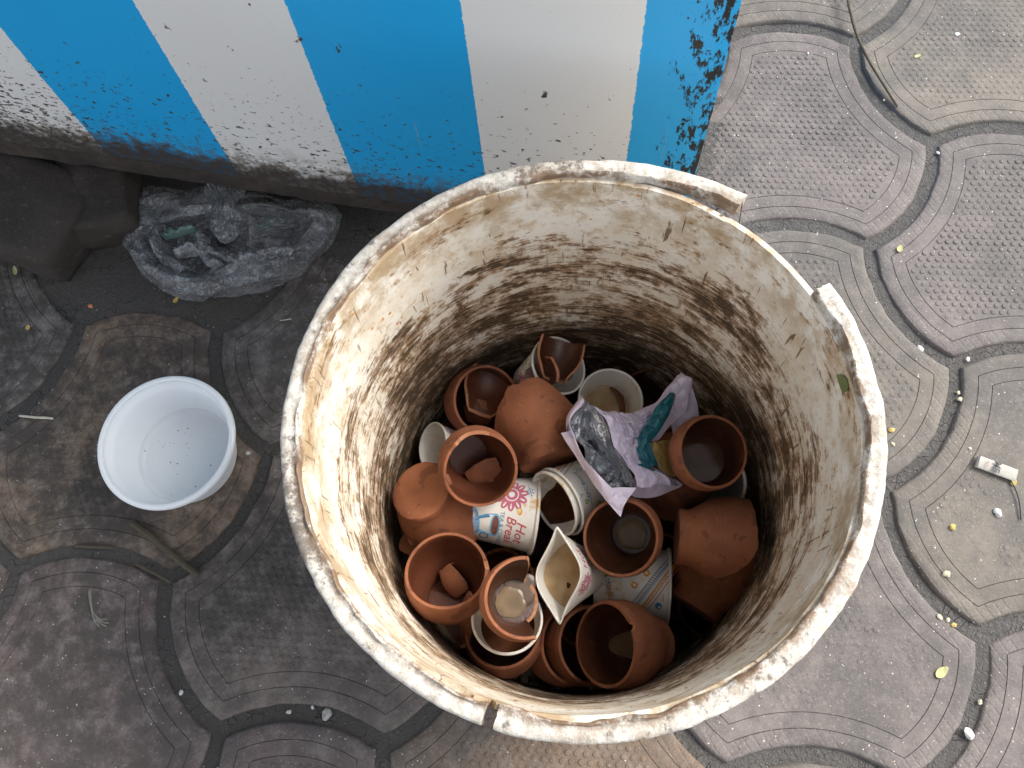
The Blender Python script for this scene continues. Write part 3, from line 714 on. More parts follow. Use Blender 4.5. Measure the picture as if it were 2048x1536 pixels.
class Print:
    """flat print wrapped on a cup: millimetre canvas, u round the cup from theta0, v towards the mouth"""
    def __init__(s, theta0=0, scale=1.0): s.t0 = theta0; s.d = {}; s.k = 0
    def add(s, col, pts, faces):
        V, F = s.d.setdefault(col, ([], [])); b = len(V); s.k += 1
        V += [(p[0], p[1], s.k) for p in pts]; F += [tuple(b+i for i in f) for f in faces]
    def line(s, col, pts, w=.5):
        out = []
        for (x0, y0), (x1, y1) in zip(pts, pts[1:]):
            L = math.hypot(x1-x0, y1-y0) or 1e-6; n = max(1, int(L/2)); nx_, ny_ = -(y1-y0)/L*w/2, (x1-x0)/L*w/2
            P_ = []; F_ = []
            for i in range(n+1):
                x, y = x0+(x1-x0)*i/n, y0+(y1-y0)*i/n; P_ += [(x+nx_, y+ny_), (x-nx_, y-ny_)]
            F_ = [(2*i, 2*i+1, 2*i+3, 2*i+2) for i in range(n)]; s.add(col, P_, F_)
    def disc(s, col, x, y, r, n=14, ry=None, rot=0):
        ry = ry or r; P_ = [(x, y)]
        for i in range(n):
            a = 2*math.pi*i/n; dx, dy = r*math.cos(a), ry*math.sin(a); P_.append((x+dx*math.cos(rot)-dy*math.sin(rot), y+dx*math.sin(rot)+dy*math.cos(rot)))
        s.add(col, P_, [(0, 1+i, 1+(i+1) % n) for i in range(n)])
    def ringd(s, col, x, y, r0, r1, n=18, sx=1.0):
        P_ = []
        for i in range(n): a = 2*math.pi*i/n; P_ += [(x+r0*sx*math.cos(a), y+r0*math.sin(a)), (x+r1*sx*math.cos(a), y+r1*math.sin(a))]
        s.add(col, P_, [(2*i, 2*i+1, (2*i+3) % (2*n), (2*i+2) % (2*n)) for i in range(n)])
    def flower(s, x, y, r, col='pink', petals=9):
        for i in range(petals):
            a = 2*math.pi*i/petals; s.disc(col, x+math.cos(a)*r*.66, y+math.sin(a)*r*.66, r*.34, 12, r*.20, a)
            s.disc('white', x+math.cos(a)*r*.72, y+math.sin(a)*r*.72, r*.17, 8, r*.055, a)
            a2 = a+math.pi/petals; s.disc(col, x+math.cos(a2)*r*.5, y+math.sin(a2)*r*.5, r*.2, 10, r*.13, a2)
        s.ringd('white', x, y, r*.36, r*.42); s.disc(col, x, y, r*.36); s.disc('white', x, y, r*.18)
    def sprig(s, x, y, L, a, col='blue', tip='sky'):
        ex, ey = x+L*math.cos(a), y+L*math.sin(a); s.line(col, [(x, y), (ex, ey)], .35)
        for f, b in ((.35, .8), (.35, -.8), (.65, .7), (.65, -.7), (1, 0)):
            sx, sy = x+L*f*math.cos(a), y+L*f*math.sin(a); q = L*.32 if f < 1 else L*.12
            tx, ty = sx+q*math.cos(a+b), sy+q*math.sin(a+b); s.line(col, [(sx, sy), (tx, ty)], .3); s.disc(col, tx, ty, .55, 8)
    def kiwi(s, x, y, r=2.0, col='green'): s.disc(col, x, y, r); s.ringd('yellow', x, y, r*.35, r*.5); s.disc('white', x, y, r*.32)
    def text(s, col, body, x, y, size, shear=0.0, rot=0.0, bold=0.0):
        cu = bpy.data.curves.new('lettering', 'FONT'); cu.body = body; cu.size = size; cu.shear = shear; cu.align_x = 'CENTER'; cu.align_y = 'CENTER'; cu.resolution_u = 2; cu.offset = bold
        ob = bpy.data.objects.new('lettering', cu); COL.objects.link(ob); me = bpy.data.meshes.new_from_object(ob)
        c, s_ = math.cos(rot), math.sin(rot)
        s.add(col, [(x+v.co.x*c-v.co.y*s_, y+v.co.x*s_+v.co.y*c) for v in me.vertices], [tuple(p.vertices) for p in me.polygons])
        bpy.data.objects.remove(ob); bpy.data.curves.remove(cu); bpy.data.meshes.remove(me)
    def flush(s, parent, surf, names=None):
        nm = names or {}
        for col, (V, F) in s.d.items():
            o = mesh_obj(nm.get(col, 'printed_pattern'), [surf(x, y, k) for x, y, k in V], F, INK[col], parent, smooth=False); tag(o, kind='stuff')
def cup_surf(theta0, deform=None, flip=1):
    def f(u, v, k):
        z = v*.001; r = paper_r(max(0, min(PH, z)))+.00016+.0000035*k; a = theta0+flip*u*.001/(PR0*.5+PR1*.5)
        p = Vector((r*math.cos(a), r*math.sin(a), z)); return deform(p) if deform else p
    return f
def cup_art(pr, style):
    if style == 'tea':
        pr.flower(-14, 38, 12.5, petals=11)
        pr.disc('sky', 10, 12, 13, 20, 4.6, .15); pr.disc('lav', 10, 11.4, 12, 20, 3.4, .15); pr.disc('sky', 10, 13, 10.5, 20, 3.0, .15)
        P_ = [(1, 28), (2, 20), (5, 14), (8, 11.5), (13, 11.5), (16, 14), (19, 20), (20, 28)]; pr.add('sky', P_, [tuple(range(8))])
        pr.add('blue', [(2.2, 22), (5, 16), (8, 13), (9, 13), (6, 17), (4, 24)], [tuple(range(6))])
        pr.disc('sky', 10.5, 28, 9.6, 20, 3.6); pr.disc('brown', 10.5, 28, 8.0, 20, 2.6); pr.ringd('blue', 21.5, 21, 2.6, 3.6)
        pr.text('red', 'Hot', 13, 46.5, 10.5, .25, -.06, .02); pr.text('red', 'Break', 13, 39.0, 10.0, .25, -.03, .02)
        pr.text('blue', 'TEA & COFFEE', 13, 32.2, 4.4); pr.disc('orange', -2, 45, 2.4, 10, 1.6); pr.disc('yellow', -2.5, 44, 1.6); pr.sprig(-22, 50, 8, .3)
        pr.kiwi(32, 44, 2.2); pr.kiwi(31, 12, 2.2, 'orange'); pr.sprig(30, 20, 12, 1.4)
    if style == 'band':
        bl_ = lambda u: 56-.80*(u+14)+.0040*(u+2)**2
        for c, off, w in (('blue', 0, .5), ('navy', 3.6, .4), ('orange', 8.4, .9), ('orange', 11.4, .5), ('red', 14.2, .5), ('sky', 5.0, .6)):
            pr.line(c, [(-14+3*i, bl_(-14+3*i)+off) for i in range(20)], w)
        for i in range(36):
            x = -14+i*1.5; y0 = bl_(x)
            pr.line('navy', [(x, y0), (x+.9, y0+3.6)], .35); pr.line('orange', [(x, y0+8.6), (x+.6, y0+11.2)], .6)
        pr.flower(-13, 17, 9, 'pink'); pr.ringd('pink', -13, 17, 15, 15.6, 26); pr.ringd('yellow', -13, 17, 11.5, 13.4, 26); pr.kiwi(0, 8, 2.4)
        pr.kiwi(-2, 40, 2.5, 'orange'); pr.kiwi(7, 31, 2.5, 'orange'); pr.kiwi(8, 5, 1.9, 'orange'); pr.sprig(4, 21, 9, 3.6); pr.sprig(0, 33, 9, 3.3); pr.sprig(-12, 38, 9, 3.2); pr.sprig(13, 10, 8, 3.0, 'navy')
        pr.text('blue', 'ITC Board', -24, 50, 4.0, 0, -.1); pr.text('red', 'PLEASE DO NOT LITTER', 18, 12, 2.2); pr.disc('blue', 20, 50, 2.6); pr.disc('white', 20.8, 50.6, .9); pr.text('red', 'SAFE', 14, 53, 2.4)
    if style == 'board':
        pr.flower(0, 22, 11, 'pink'); pr.text('blue', 'ITC Board', 4, 46, 5.2); pr.sprig(-14, 46, 9, .1); pr.kiwi(-17, 38, 2.4); pr.kiwi(-9, 51, 2.0)
        pr.kiwi(-18, 28, 2.0); pr.text('blue', 'Y', -3, 53, 5); pr.line('navy', [(16, 56), (24, 40), (34, 30)], .5); pr.line('navy', [(20, 56), (28, 42), (36, 34)], .5); pr.line('orange', [(23, 56), (31, 44), (38, 37)], 1.3)
        pr.sprig(14, 34, 10, 1.2); pr.ringd('orange', 18, 20, 2, 3)
    if style == 'crushed':
        pr.text('red', 'Hot', 0, 47, 9, .25, 0, .02); pr.text('red', 'Break', 3, 39.5, 8, .25, 0, .02); pr.text('navy', 'TEA & COFFEE', 3, 34, 4.0); pr.disc('sky', 8, 22, 7, 16, 5); pr.flower(-18, 44, 9)
        pr.kiwi(18, 38, 2.1); pr.sprig(14, 10, 10, .9)
def paper_cup(px, py, z, alpha, phi, label, s=1.0, style='tea', u0=0, tea=None, teamat=TEA_PALE, anchor='mouth', deform_f=None, art=True, mat=None, rp=None):
    if rp: s = pxs(px, py, z, rp, .0295)
    m, thf = place(px, py, z, alpha, phi, PH, anchor, s); e = empty('paper_cup', m); tag(e, label, 'paper cup', GP)
    df = deform_f(thf) if deform_f else None
    paper_cup_mesh(e, df, mat)
    if art:
        pr = Print(); cup_art(pr, style); pr.flush(e, cup_surf(math.radians(u0), df), dict(red='printed_lettering', blue='printed_lettering', pink='printed_flower', navy='printed_lettering', sky='printed_picture', brown='printed_picture'))
    if tea is not None: liquid(e, m, P_RIN, PH, tea, teamat, deform=df)
    return e, m, thf

# deep filling, mostly in the dark
fill = [(905, 905, .05, 12, 200, 0), (1000, 1150, .075, 20, 120, 0), (1170, 1230, .052, 10, 40, 0), (1330, 950, .055, 10, 140, 0), (1010, 870, .05, 10, 90, 0), (1250, 1000, .055, 10, 260, 0),
        (1420, 1210, .05, 10, 60, 0), (900, 1230, .055, 10, 150, 0), (1080, 1080, .055, 10, 20, 0), (1320, 1130, .05, 10, 200, 0), (1070, 800, .052, 10, 90, 0), (1200, 900, .052, 10, 0, 0), (960, 1060, .055, 12, 250, 0)]
for k, (x, y, z, al, ph, b) in enumerate(fill):
    e = kulhad(x, y, z, al, ph, 'clay cup deep in the pile, mostly buried under the upper cups', seed=k*1.3, s=.82, hi='broken' if k % 3 == 1 else None)[0]
    e['group'] = 'buried clay cups at the bottom of the tub'

# ---- the visible clay cups
# top-left cup with a big potsherd inside
def notch(psi, w, depth, seed=1):
    def mk(thf):
        c = thf(psi); j = jag(seed, .025, 20)
        return lambda a: 1.0 if abs((a-c+math.pi) % (2*math.pi)-math.pi) > w else min(1, 1-depth*(1-(abs((a-c+math.pi) % (2*math.pi)-math.pi)/w)**1.5)+j(a)*.6)
    return mk
k1, m1, t1 = kulhad(973, 800, .122, 22, 12, 'reddish clay cup at the upper left of the pile holding a large curved potsherd', rp=72, seed=.4, outer=CLAY_RED)
def loose_shard(px, py, z, alpha, phi, th0, th1, lo, hi, label, seed, s=1.0, mats=None, cat='potsherd', name='potsherd', group='broken pieces of clay cups', roll=0):
    """potsherd whose outer middle faces (alpha, phi); pivot on its own middle"""
    w = P(px, py, z); tc = (Vector((0, 0, CAM_H))-w).normalized(); up = M3 @ Vector((0, 1, 0)); rt = up.cross(tc).normalized(); up = tc.cross(rt).normalized()
    a, p = math.radians(alpha), math.radians(phi); xo = (tc*math.cos(a)+(rt*math.cos(p)+up*math.sin(p))*math.sin(a)).normalized()
    r_ = math.radians(roll); zz = up*math.cos(r_)+rt*math.sin(r_); zz = (zz-xo*zz.dot(xo)).normalized(); yy = zz.cross(xo)
    tm = (th0+th1)/2; ro, zo = KO((lo+hi)/2)
    Rm = Matrix((xo, yy, zz)).transposed().to_4x4(); Rm = Rm @ Matrix.Rotation(-tm, 4, 'Z')
    piv = Rm @ Vector((ro*math.cos(tm), ro*math.sin(tm), zo))*s
    mat = Rm @ Matrix.Scale(s, 4); mat.translation = w-piv
    o = shard(None, name, th0, th1, lo, hi, seed, mats); o.matrix_world = mat; tag(o, label, cat, group); return o
loose_shard(972, 793, .104, 168, 250, 0, 2.1, .26, .95, 'large curved potsherd lying inside the upper left clay cup', 21, s=.78, mats=[CLAY_OUT, CLAY_IN, CLAY_EDGE], roll=20)
loose_shard(950, 828, .106, 25, 240, 0, .85, .45, .85, 'small pale potsherd in the lower part of the upper left clay cup', 24, s=.85, roll=70)
k5, m5, t5 = kulhad(962, 940, .178, 20, -50, 'orange clay cup left of centre with two small potsherds inside it', rp=79, seed=1.9, hi=notch(110, .5, .05, 9))
loose_shard(966, 952, .143, 30, 300, 0, .62, .50, .82, 'elongated potsherd lying across the clay cup left of centre', 31, s=1.15, roll=60)
loose_shard(985, 968, .138, 20, 300, 0, .3, .5, .68, 'chip of clay beside the elongated potsherd in the cup left of centre', 33, s=1.0, roll=10)
k17, m17, t17 = kulhad(893, 1140, .160, 27, 97, 'light orange clay cup at the lower left with nicked lip and triangular chip', rp=86, seed=2.7, hi=notch(8, .16, .10, 4), tea=.0035, teamat=TEA_DARK)
loose_shard(906, 1168, .122, 40, 250, 0, .62, .50, .88, 'triangular clay chip standing in the light orange cup at lower left', 41, s=.9, roll=150)
# upturned broken cup, foot showing
def uptop(thf):
    j = jag(77, .16, 9); return lambda a: min(1, .82+j(a))
k7, m7, t7 = kulhad(840, 980, .150, 145, -38, 'overturned broken clay cup showing its round foot at the left wall', s=1.12, anchor='base', hi=uptop, seed=3.3, inner=CLAY_OUT)
# big half cup lying in the middle
def half4(thf):
    j = jag(52, .12, 8); return lambda a: min(1, .66+.42*j(a)+.34*max(0, math.cos(a+.15))**2.5)
k4, m4, t4 = kulhad(1100, 925, .128, 106, 108, 'large broken clay cup lying on its side in the middle, damp spotted belly up', s=1.12, anchor='base', hi=half4, seed=4.4, inner=CLAY_OUT)
k12, m12, t12 = kulhad(1427, 903, .182, 24, 14, 'dark wet clay cup at the right resting on the plastic wrapper', rp=75, seed=5.1, tea=.014, inner=CLAY_WET)
k14, m14, t14 = kulhad(1241, 1075, .162, 11, 200, 'clay cup just right of centre with milky tea dregs in it', rp=79, seed=6.2, inner=CLAY_WET)
# its milk patch
def puddle(root, mw, cx, cy, zl, r, mat, seed, name='tea_dregs'):
    inv = mw.inverted(); c = P(cx, cy, zl); V = [inv @ c]; n = 40
    for i in range(n):
        a = 2*math.pi*i/n; q = r*(1+.28*noise.noise(Vector((math.cos(a)*1.6, math.sin(a)*1.6, seed)))); V.append(inv @ (c+Vector((math.cos(a)*q, math.sin(a)*q, -.0001))))
    mesh_obj(name, V, [(0, 1+i, 1+(i+1) % n) for i in range(n)], mat, root)
def dregs(root, r, cx, cy, seed, mat=TEA, z=.0046, name='tea_dregs'):
    V = [(cx, cy, z+.0004)]; n = 64
    for k, (f, dz) in enumerate(((.6, .0005), (.93, .0004), (1.0, 0))):
        for i in range(n):
            a = 2*math.pi*i/n; q = r*f*(1+.22*noise.noise(Vector((math.cos(a)*1.3, math.sin(a)*1.3, seed)))+.05*noise.noise(Vector((math.cos(a)*5, math.sin(a)*5, seed)))); V.append((cx+q*math.cos(a), cy+q*math.sin(a), z+dz))
    F = [(0, 1+i, 1+(i+1) % n) for i in range(n)]+[(1+k*n+i, 1+(k+1)*n+i, 1+(k+1)*n+(i+1) % n, 1+k*n+(i+1) % n) for k in range(2) for i in range(n)]
    mesh_obj(name, V, F, mat, root, sharp=None)
dregs(k14, .0145, 0, 0, 3)
# nested pair facing right and the big cup facing left
kulhad(1152, 1288, .088, 32, 5, 'outer clay cup of a nested pair at the bottom of the pile', rp=82, seed=.9)
kulhad(1186, 1290, .096, 32, 4, 'inner clay cup of the nested pair at the bottom of the pile', rp=80, seed=1.6)
k20, m20, t20 = kulhad(1209, 1288, .135, 46, 182, 'large clay cup lying at the bottom, mouth to the left, milky dregs inside', rp=87, seed=2.2, hi=notch(20, .12, .05, 14), inner=CLAY_WET, tea=.0065, teamat=TEA)
# broken cup on its side at the right wall
def half21(thf):
    j = jag(90, .10, 7); c = thf(-95); return lambda a: min(1, .97+j(a)*.5-.42*max(0, math.cos(a-c))**2)
k21, m21, t21 = kulhad(1352, 1072, .135, 96, -3, 'broken clay cup lying on its side against the right wall, foot to the left', s=1.0, anchor='base', hi=half21, seed=1.1, inner=CLAY_IN)
kulhad(1384, 1218, .082, 96, 60, 'clay cup below the side-lying one at the right wall, belly in the dark', s=1.05, anchor='base', seed=3.9)
kulhad(1318, 1010, .108, 120, 60, 'brown clay cup half hidden below the lilac wrapper', s=.95, anchor='base', seed=7.7)
kulhad(1180, 825, .072, 25, 170, 'clay cup of which only a lip shows left of the open paper cup', s=.95, seed=8.1)
kulhad(1305, 800, .060, 20, 60, 'dark clay cup behind the lilac wrapper near the far wall', s=.95, seed=9.1)
# stack at lower left-middle: clay cup, paper cup in it, half cup on top
k18, m18, t18 = kulhad(1006, 1262, .116, 20, 100, 'clay cup holding a paper cup at the lower left-centre of the pile', rp=78, seed=4.0)
paper_cup(1014, 1237, .143, 12, 95, 'white-rimmed paper cup standing in a clay cup under the half cup with spilled tea', rp=70, tea=.022, teamat=TEA_DARK, style='tea')
def h18(thf): return lambda a: 1.0
m18b, t18b = place(1050, 1195, .204, 12, 20, KH, 'mouth', pxs(1050, 1195, .204, 84, .034))
e18 = empty('clay_cup', m18b); tag(e18, 'half of a broken clay cup with spilled milky tea lying on the paper cup', 'clay cup', GK)
_c = t18b(185)
def h18hi(a):
    f = abs((a-_c+math.pi) % (2*math.pi)-math.pi); return 1.0 if f < 1.72 else max(.30+jag(62, .05, 10)(a), 1.0-(f-1.72)*1.7+jag(61, .07, 12)(a))
shell('cup_wall', [CLAY_OUT, CLAY_WET, CLAY_EDGE], e18, hi=h18hi, seed=1.0)
dregs(e18, .0135, .002, 0, 12)
dregs(e18, .0145, -.010, -.008, 15, TEA_FOAM, .0044, 'tea_foam')
loose_shard(928, 1245, .125, 40, 200, 0, .38, .35, .95, 'narrow curved potsherd leaning below the light orange cup', 63, s=1.1, roll=35)
loose_shard(868, 1052, .118, 35, 90, 0, .9, .35, .85, 'potsherd under the overturned cup by the left wall, upper one', 71, s=1.05, roll=80, mats=[CLAY_OUT, CLAY_OUT, CLAY_EDGE])
loose_shard(852, 1082, .112, 25, 120, 0, 1.1, .3, .9, 'broad potsherd wedged between the overturned cup and the light orange cup', 73, s=1.05, roll=110, mats=[CLAY_OUT, CLAY_OUT, CLAY_EDGE])
loose_shard(915, 1056, .120, 30, 60, 0, .45, .5, .9, 'small potsherd right of the broad one under the overturned cup', 75, s=1.0, roll=40)

# ---- paper cups
p2, mp2, tp2 = paper_cup(1117, 731, .130, 36, 33, 'upright paper cup at the top of the pile stuffed with a wet potsherd', rp=60, style='board', u0=-12)
loose_shard(1112, 728, .136, 168, 220, 0, 2.2, .22, .99, 'wet dark potsherd standing in the topmost paper cup', 81, s=.64, mats=[CLAY_WET, CLAY_WET, CLAY_EDGE], roll=15)
loose_shard(1092, 750, .138, 150, 10, 0, 1.6, .55, .97, 'orange curved potsherd along the left side of the topmost paper cup', 85, s=.70, mats=[CLAY_OUT, CLAY_IN, CLAY_EDGE], roll=-30)
puddle(p2, mp2, 1124, 742, .131, .0100, TEA, 8)
p3, mp3, tp3 = paper_cup(1221, 800, .116, 17, 62, 'wide open paper cup with light tea behind the foil wrapper', rp=64, tea=.016, teamat=TEA_PALE, style='board', u0=30)
paper_cup(866, 892, .100, 56, 172, 'paper cup tipped towards the left wall below the upper left clay cup', rp=47, style='tea')
paper_cup(1066, 1030, .104, 97, -6, 'paper cup lying on its side in the middle with the red Hot Break print', rp=77, style='tea', u0=2)
p10, mp10, tp10 = paper_cup(1108, 1007, .130, 60, 208, 'inner paper cup of two nested ones lying with their mouths to the left', rp=68, style='board', u0=0, art=False, tea=.014, teamat=TEA_DARK)
paper_cup(1120, 1003, .128, 60, 208, 'outer paper cup of two nested ones, pink flower print, lying mouth to the left', rp=71, style='board', u0=0)
def crush(thf):
    c = thf(180)
    def d(p):
        f = max(0, min(1, p.z/PH)); r = math.hypot(p.x, p.y)
        if r < 1e-6: return p
        a = math.atan2(p.y, p.x)-c   # squeeze along image x, pull a point at top and bottom
        k = f**1.3; x, y = r*math.cos(a), r*math.sin(a)
        x *= 1-.42*k; y *= 1+.26*k*(abs(math.sin(a))**3); x *= 1-.30*k*(abs(math.sin(a))**2)
        x += .0022*k*math.sin(a*3+1)
        return Vector((x*math.cos(c)-y*math.sin(c), x*math.sin(c)+y*math.cos(c), p.z))
    return d
p15, mp15, tp15 = paper_cup(1117, 1150, .155, 20, 188, 'crushed paper cup with a pointed lip and milky tea inside in front of the centre', rp=74, style='crushed', u0=18, deform_f=crush, tea=.026, teamat=TEA_PALE)
_l = [c for c in p15.children if c.name.startswith('tea')][0]; _z = (mp15 @ _l.data.vertices[0].co).z+.0004
puddle(p15, mp15, 1136, 1171, _z, .0022, TEA_DARK, 2, 'tea_leaf'); puddle(p15, mp15, 1112, 1128, _z, .0013, TEA_DARK, 4, 'tea_leaf')
paper_cup(1335, 1172, .074, 94, -2, 'paper cup lying on its side right of centre with blue and orange banded print', rp=74, style='band', u0=-14)
m13, t13 = place(1414, 966, .118, 14, 265, PH, 'mouth', 1.04); e13 = empty('plastic_cup', m13); tag(e13, 'hazy see-through plastic cup under the dark wet clay cup at the right', 'plastic cup')
paper_cup_mesh(e13, None, CLEAR)

# ------------------------------------------------------------------ biscuit wrapper
def lerpline(L, t):
    n = len(L)-1; s = max(0, min(1, t))*n; i = min(n-1, int(s)); w = s-i
    p0, p1, p2, p3 = L[max(0, i-1)], L[i], L[i+1], L[min(n, i+2)]
    return tuple(.5*((2*p1[k])+(-p0[k]+p2[k])*w+(2*p0[k]-5*p1[k]+4*p2[k]-p3[k])*w*w+(-p0[k]+3*p1[k]-3*p2[k]+p3[k])*w**3) for k in range(3))
def crump(p, s, seed): 
    v = noise.voronoi(Vector((p[0]*s+seed, p[1]*s, p[2]*s)))[0]; return (v[1]-v[0])
def patch(name, LA, LB, mat, parent, nu=60, nv=30, bulge=0.0, cr=.0012, crs=70, seed=0, off=0.0, thick=.00025, bfun=None, flat=False):
    A = [P(x, y, z) for x, y, z in LA]; B = [P(x, y, z) for x, y, z in LB]
    def Sf(u, v):
        a = Vector(lerpline(A, u)); b = Vector(lerpline(B, u)); p = a.lerp(b, v); e = min(1, 5*min(v, 1-v)+.15)
        bz = bfun(u, v) if bfun else bulge*math.sin(math.pi*v)
        rid = 1-abs(fbm(p, 55, 3, seed))*2.2; q = p+Vector((nz(p, 40, seed), nz(p, 40, seed+5), 0))*.012
        return p+Vector((0, 0, bz+off+cr*3.2*(crump(q, crs, seed)-.3)*e+cr*1.6*rid*e+cr*1.0*(crump(q, crs*2.3, seed+3)-.3)*e))+Vector((nz(p, 60, seed), nz(p, 60, seed+9), 0))*cr*1.2
    jr = random.Random(seed*13+1)
    V = [Sf(min(1, max(0, (i+(jr.uniform(-.42, .42) if flat and 0 < i < nu else 0))/nu)), min(1, max(0, (j+(jr.uniform(-.42, .42) if flat and 0 < j < nv else 0))/nv))) for i in range(nu+1) for j in range(nv+1)]; n = nv+1
    F = [(i*n+j, (i+1)*n+j, (i+1)*n+j+1, i*n+j+1) for i in range(nu) for j in range(nv)]
    if flat: F = [t for f in F for t in (((f[0], f[1], f[2]), (f[0], f[2], f[3])) if jr.random() < .5 else ((f[0], f[1], f[3]), (f[1], f[2], f[3])))]
    N = len(V); V2 = [v-Vector((0, 0, thick)) for v in V]; F2 = [tuple(N+k for k in reversed(f)) for f in F]
    o = mesh_obj(name, V+V2, F+F2, mat, parent, smooth=not flat, sharp=18); return o, Sf
wr = empty('snack_wrapper', loc=P(1240, 900, .15)); tag(wr, 'torn lilac and teal snack wrapper with silver lining in the middle of the pile', 'wrapper')
wr_children = []
def pw(*a, **k):
    o, s_ = patch(a[0], a[1], a[2], a[3], None, **k); o.parent = wr; o.matrix_parent_inverse = Matrix.Translation(-wr.location); return o, s_
fl = [(1168, 806, .176), (1141, 838, .178), (1146, 868, .178), (1160, 902, .177), (1185, 938, .176), (1222, 975, .174), (1258, 992, .172)]
fr = [(1176, 806, .176), (1200, 828, .178), (1218, 858, .177), (1231, 892, .176), (1250, 925, .176), (1268, 948, .175), (1275, 975, .172)]
pw('foil_lining', fl, fr, FOIL, flat=True, bfun=lambda u, v: -.032*math.sin(math.pi*v)**.7*math.sin(math.pi*min(1, max(0, u)))**.5, cr=.0042, crs=80, seed=3, nu=44, nv=20)
pw('outer_film', [(1162, 790, .168), (1135, 835, .168), (1136, 872, .166), (1150, 908, .164), (1174, 948, .162), (1205, 992, .172), (1238, 1030, .172)], [(p[0]+1, p[1]+1, p[2]+.0005) for p in fl], LILAC, bulge=.003, cr=.0009, seed=5, nv=16)
pw('torn_flap', [(1122, 866, .172), (1136, 890, .170), (1152, 915, .166), (1166, 940, .162)], [(1140, 862, .176), (1152, 885, .174), (1164, 912, .170), (1172, 940, .164)], LILAC, cr=.0006, seed=6, nu=24, nv=8)
pw('torn_flap', [(1222, 975, .176), (1214, 990, .175), (1222, 1012, .174), (1239, 1033, .174)], [(1272, 975, .176), (1262, 990, .175), (1252, 1004, .174), (1241, 1034, .174)], LILAC, cr=.0007, seed=7, nu=24, nv=12)
oR, SR = pw('outer_film', [(p[0]-1, p[1], p[2]-.001) for p in fr], [(1215, 846, .155), (1262, 826, .150), (1292, 856, .146), (1290, 905, .144), (1300, 935, .142), (1340, 952, .140), (1364, 972, .138)], LILAC, bulge=.004, cr=.0020, seed=8, nu=110, nv=60)
pw('outer_film', [(1262, 975, .168), (1262, 990, .160), (1290, 996, .148), (1330, 988, .140), (1362, 974, .136)], [(1276, 940, .168), (1290, 935, .156), (1310, 935, .148), (1335, 948, .142), (1364, 968, .138)], LILAC, bulge=.004, cr=.0009, seed=9, nu=40, nv=20)
oW, SW = pw('outer_film', [(1358, 748, .150), (1325, 790, .146), (1300, 812, .144), (1262, 826, .146), (1222, 838, .152)], [(1384, 765, .148), (1372, 815, .140), (1345, 850, .140), (1310, 880, .142), (1262, 880, .148)], LILAC, bulge=.006, cr=.0018, seed=10, nu=60, nv=30)
pw('outer_film', [(1362, 744, .150), (1378, 760, .149), (1392, 800, .140), (1398, 835, .130)], [(1350, 775, .142), (1345, 800, .134), (1340, 840, .128), (1345, 870, .124)], LILAC, bulge=.004, cr=.0008, seed=11, nu=40, nv=16)
pw('teal_stripe', [(1338, 785, .1585), (1315, 812, .1575), (1295, 842, .1565), (1272, 880, .156), (1256, 905, .156)], [(1352, 792, .154), (1342, 826, .1535), (1322, 856, .153), (1296, 893, .1535), (1280, 920, .153)], TEAL, bulge=.0035, cr=.0018, seed=12, nu=50, nv=18)
pw('teal_stripe', [(1256, 876, .157), (1262, 905, .157), (1276, 935, .155)], [(1300, 880, .154), (1305, 905, .153), (1316, 932, .151)], TEAL, bulge=.002, cr=.0016, seed=13, nu=24, nv=16)
pw('ochre_patch', [(1302, 885, .150), (1306, 920, .149), (1330, 950, .146)], [(1342, 880, .140), (1345, 920, .138), (1368, 960, .136)], YELLOW, bulge=.003, cr=.0008, seed=14, nu=24, nv=14)
pw('teal_stripe', [(1256, 938, .160), (1268, 950, .158), (1282, 960, .156)], [(1284, 928, .158), (1300, 936, .154), (1312, 942, .151)], TEAL, bulge=.0032, off=.002, cr=.0006, seed=9, nu=16, nv=10)
def wrap_text(Sf, lines, col, u0, u1, v0, dv, size, flip=False):
    pr = Print()
    for i, ln in enumerate(lines): pr.text(col, ln, 0, -i*dv, size)
    V, F = pr.d[col]; w = max(v[0] for v in V)-min(v[0] for v in V) or 1; h = (len(lines)-1)*dv or 1
    pts = []
    for x, y, k in V:
        f = x/w+.5; u = u0+(u1-u0)*(1-f if flip else f); vv = v0+(-y/1000*6 if not flip else y/1000*6)
        p = Sf(u, max(0, min(1, vv))); pts.append(p+Vector((0, 0, .0007)))
    o = mesh_obj('printed_lettering', pts, F, INK[col], None, smooth=False); o.parent = wr; o.matrix_parent_inverse = Matrix.Translation(-wr.location)
wrap_text(SR, ['Cocoa Solids, Fructose Syrup', 'Sugar, Edible Oil, Cocoa'], 'purple', .10, .46, .36, 14, 9, flip=False)
wrap_text(SR, ['FILLING'], 'navy', .30, .46, .60, 14, 16)
wrap_text(SW, ['FRUCTOSE SYRUP, SUGAR, MILK', 'SOLIDS, EDIBLE VEGETABLE FAT', 'COCOA, EMULSIFIER, SALT'], 'purple', .45, .95, .25, 16, 10)

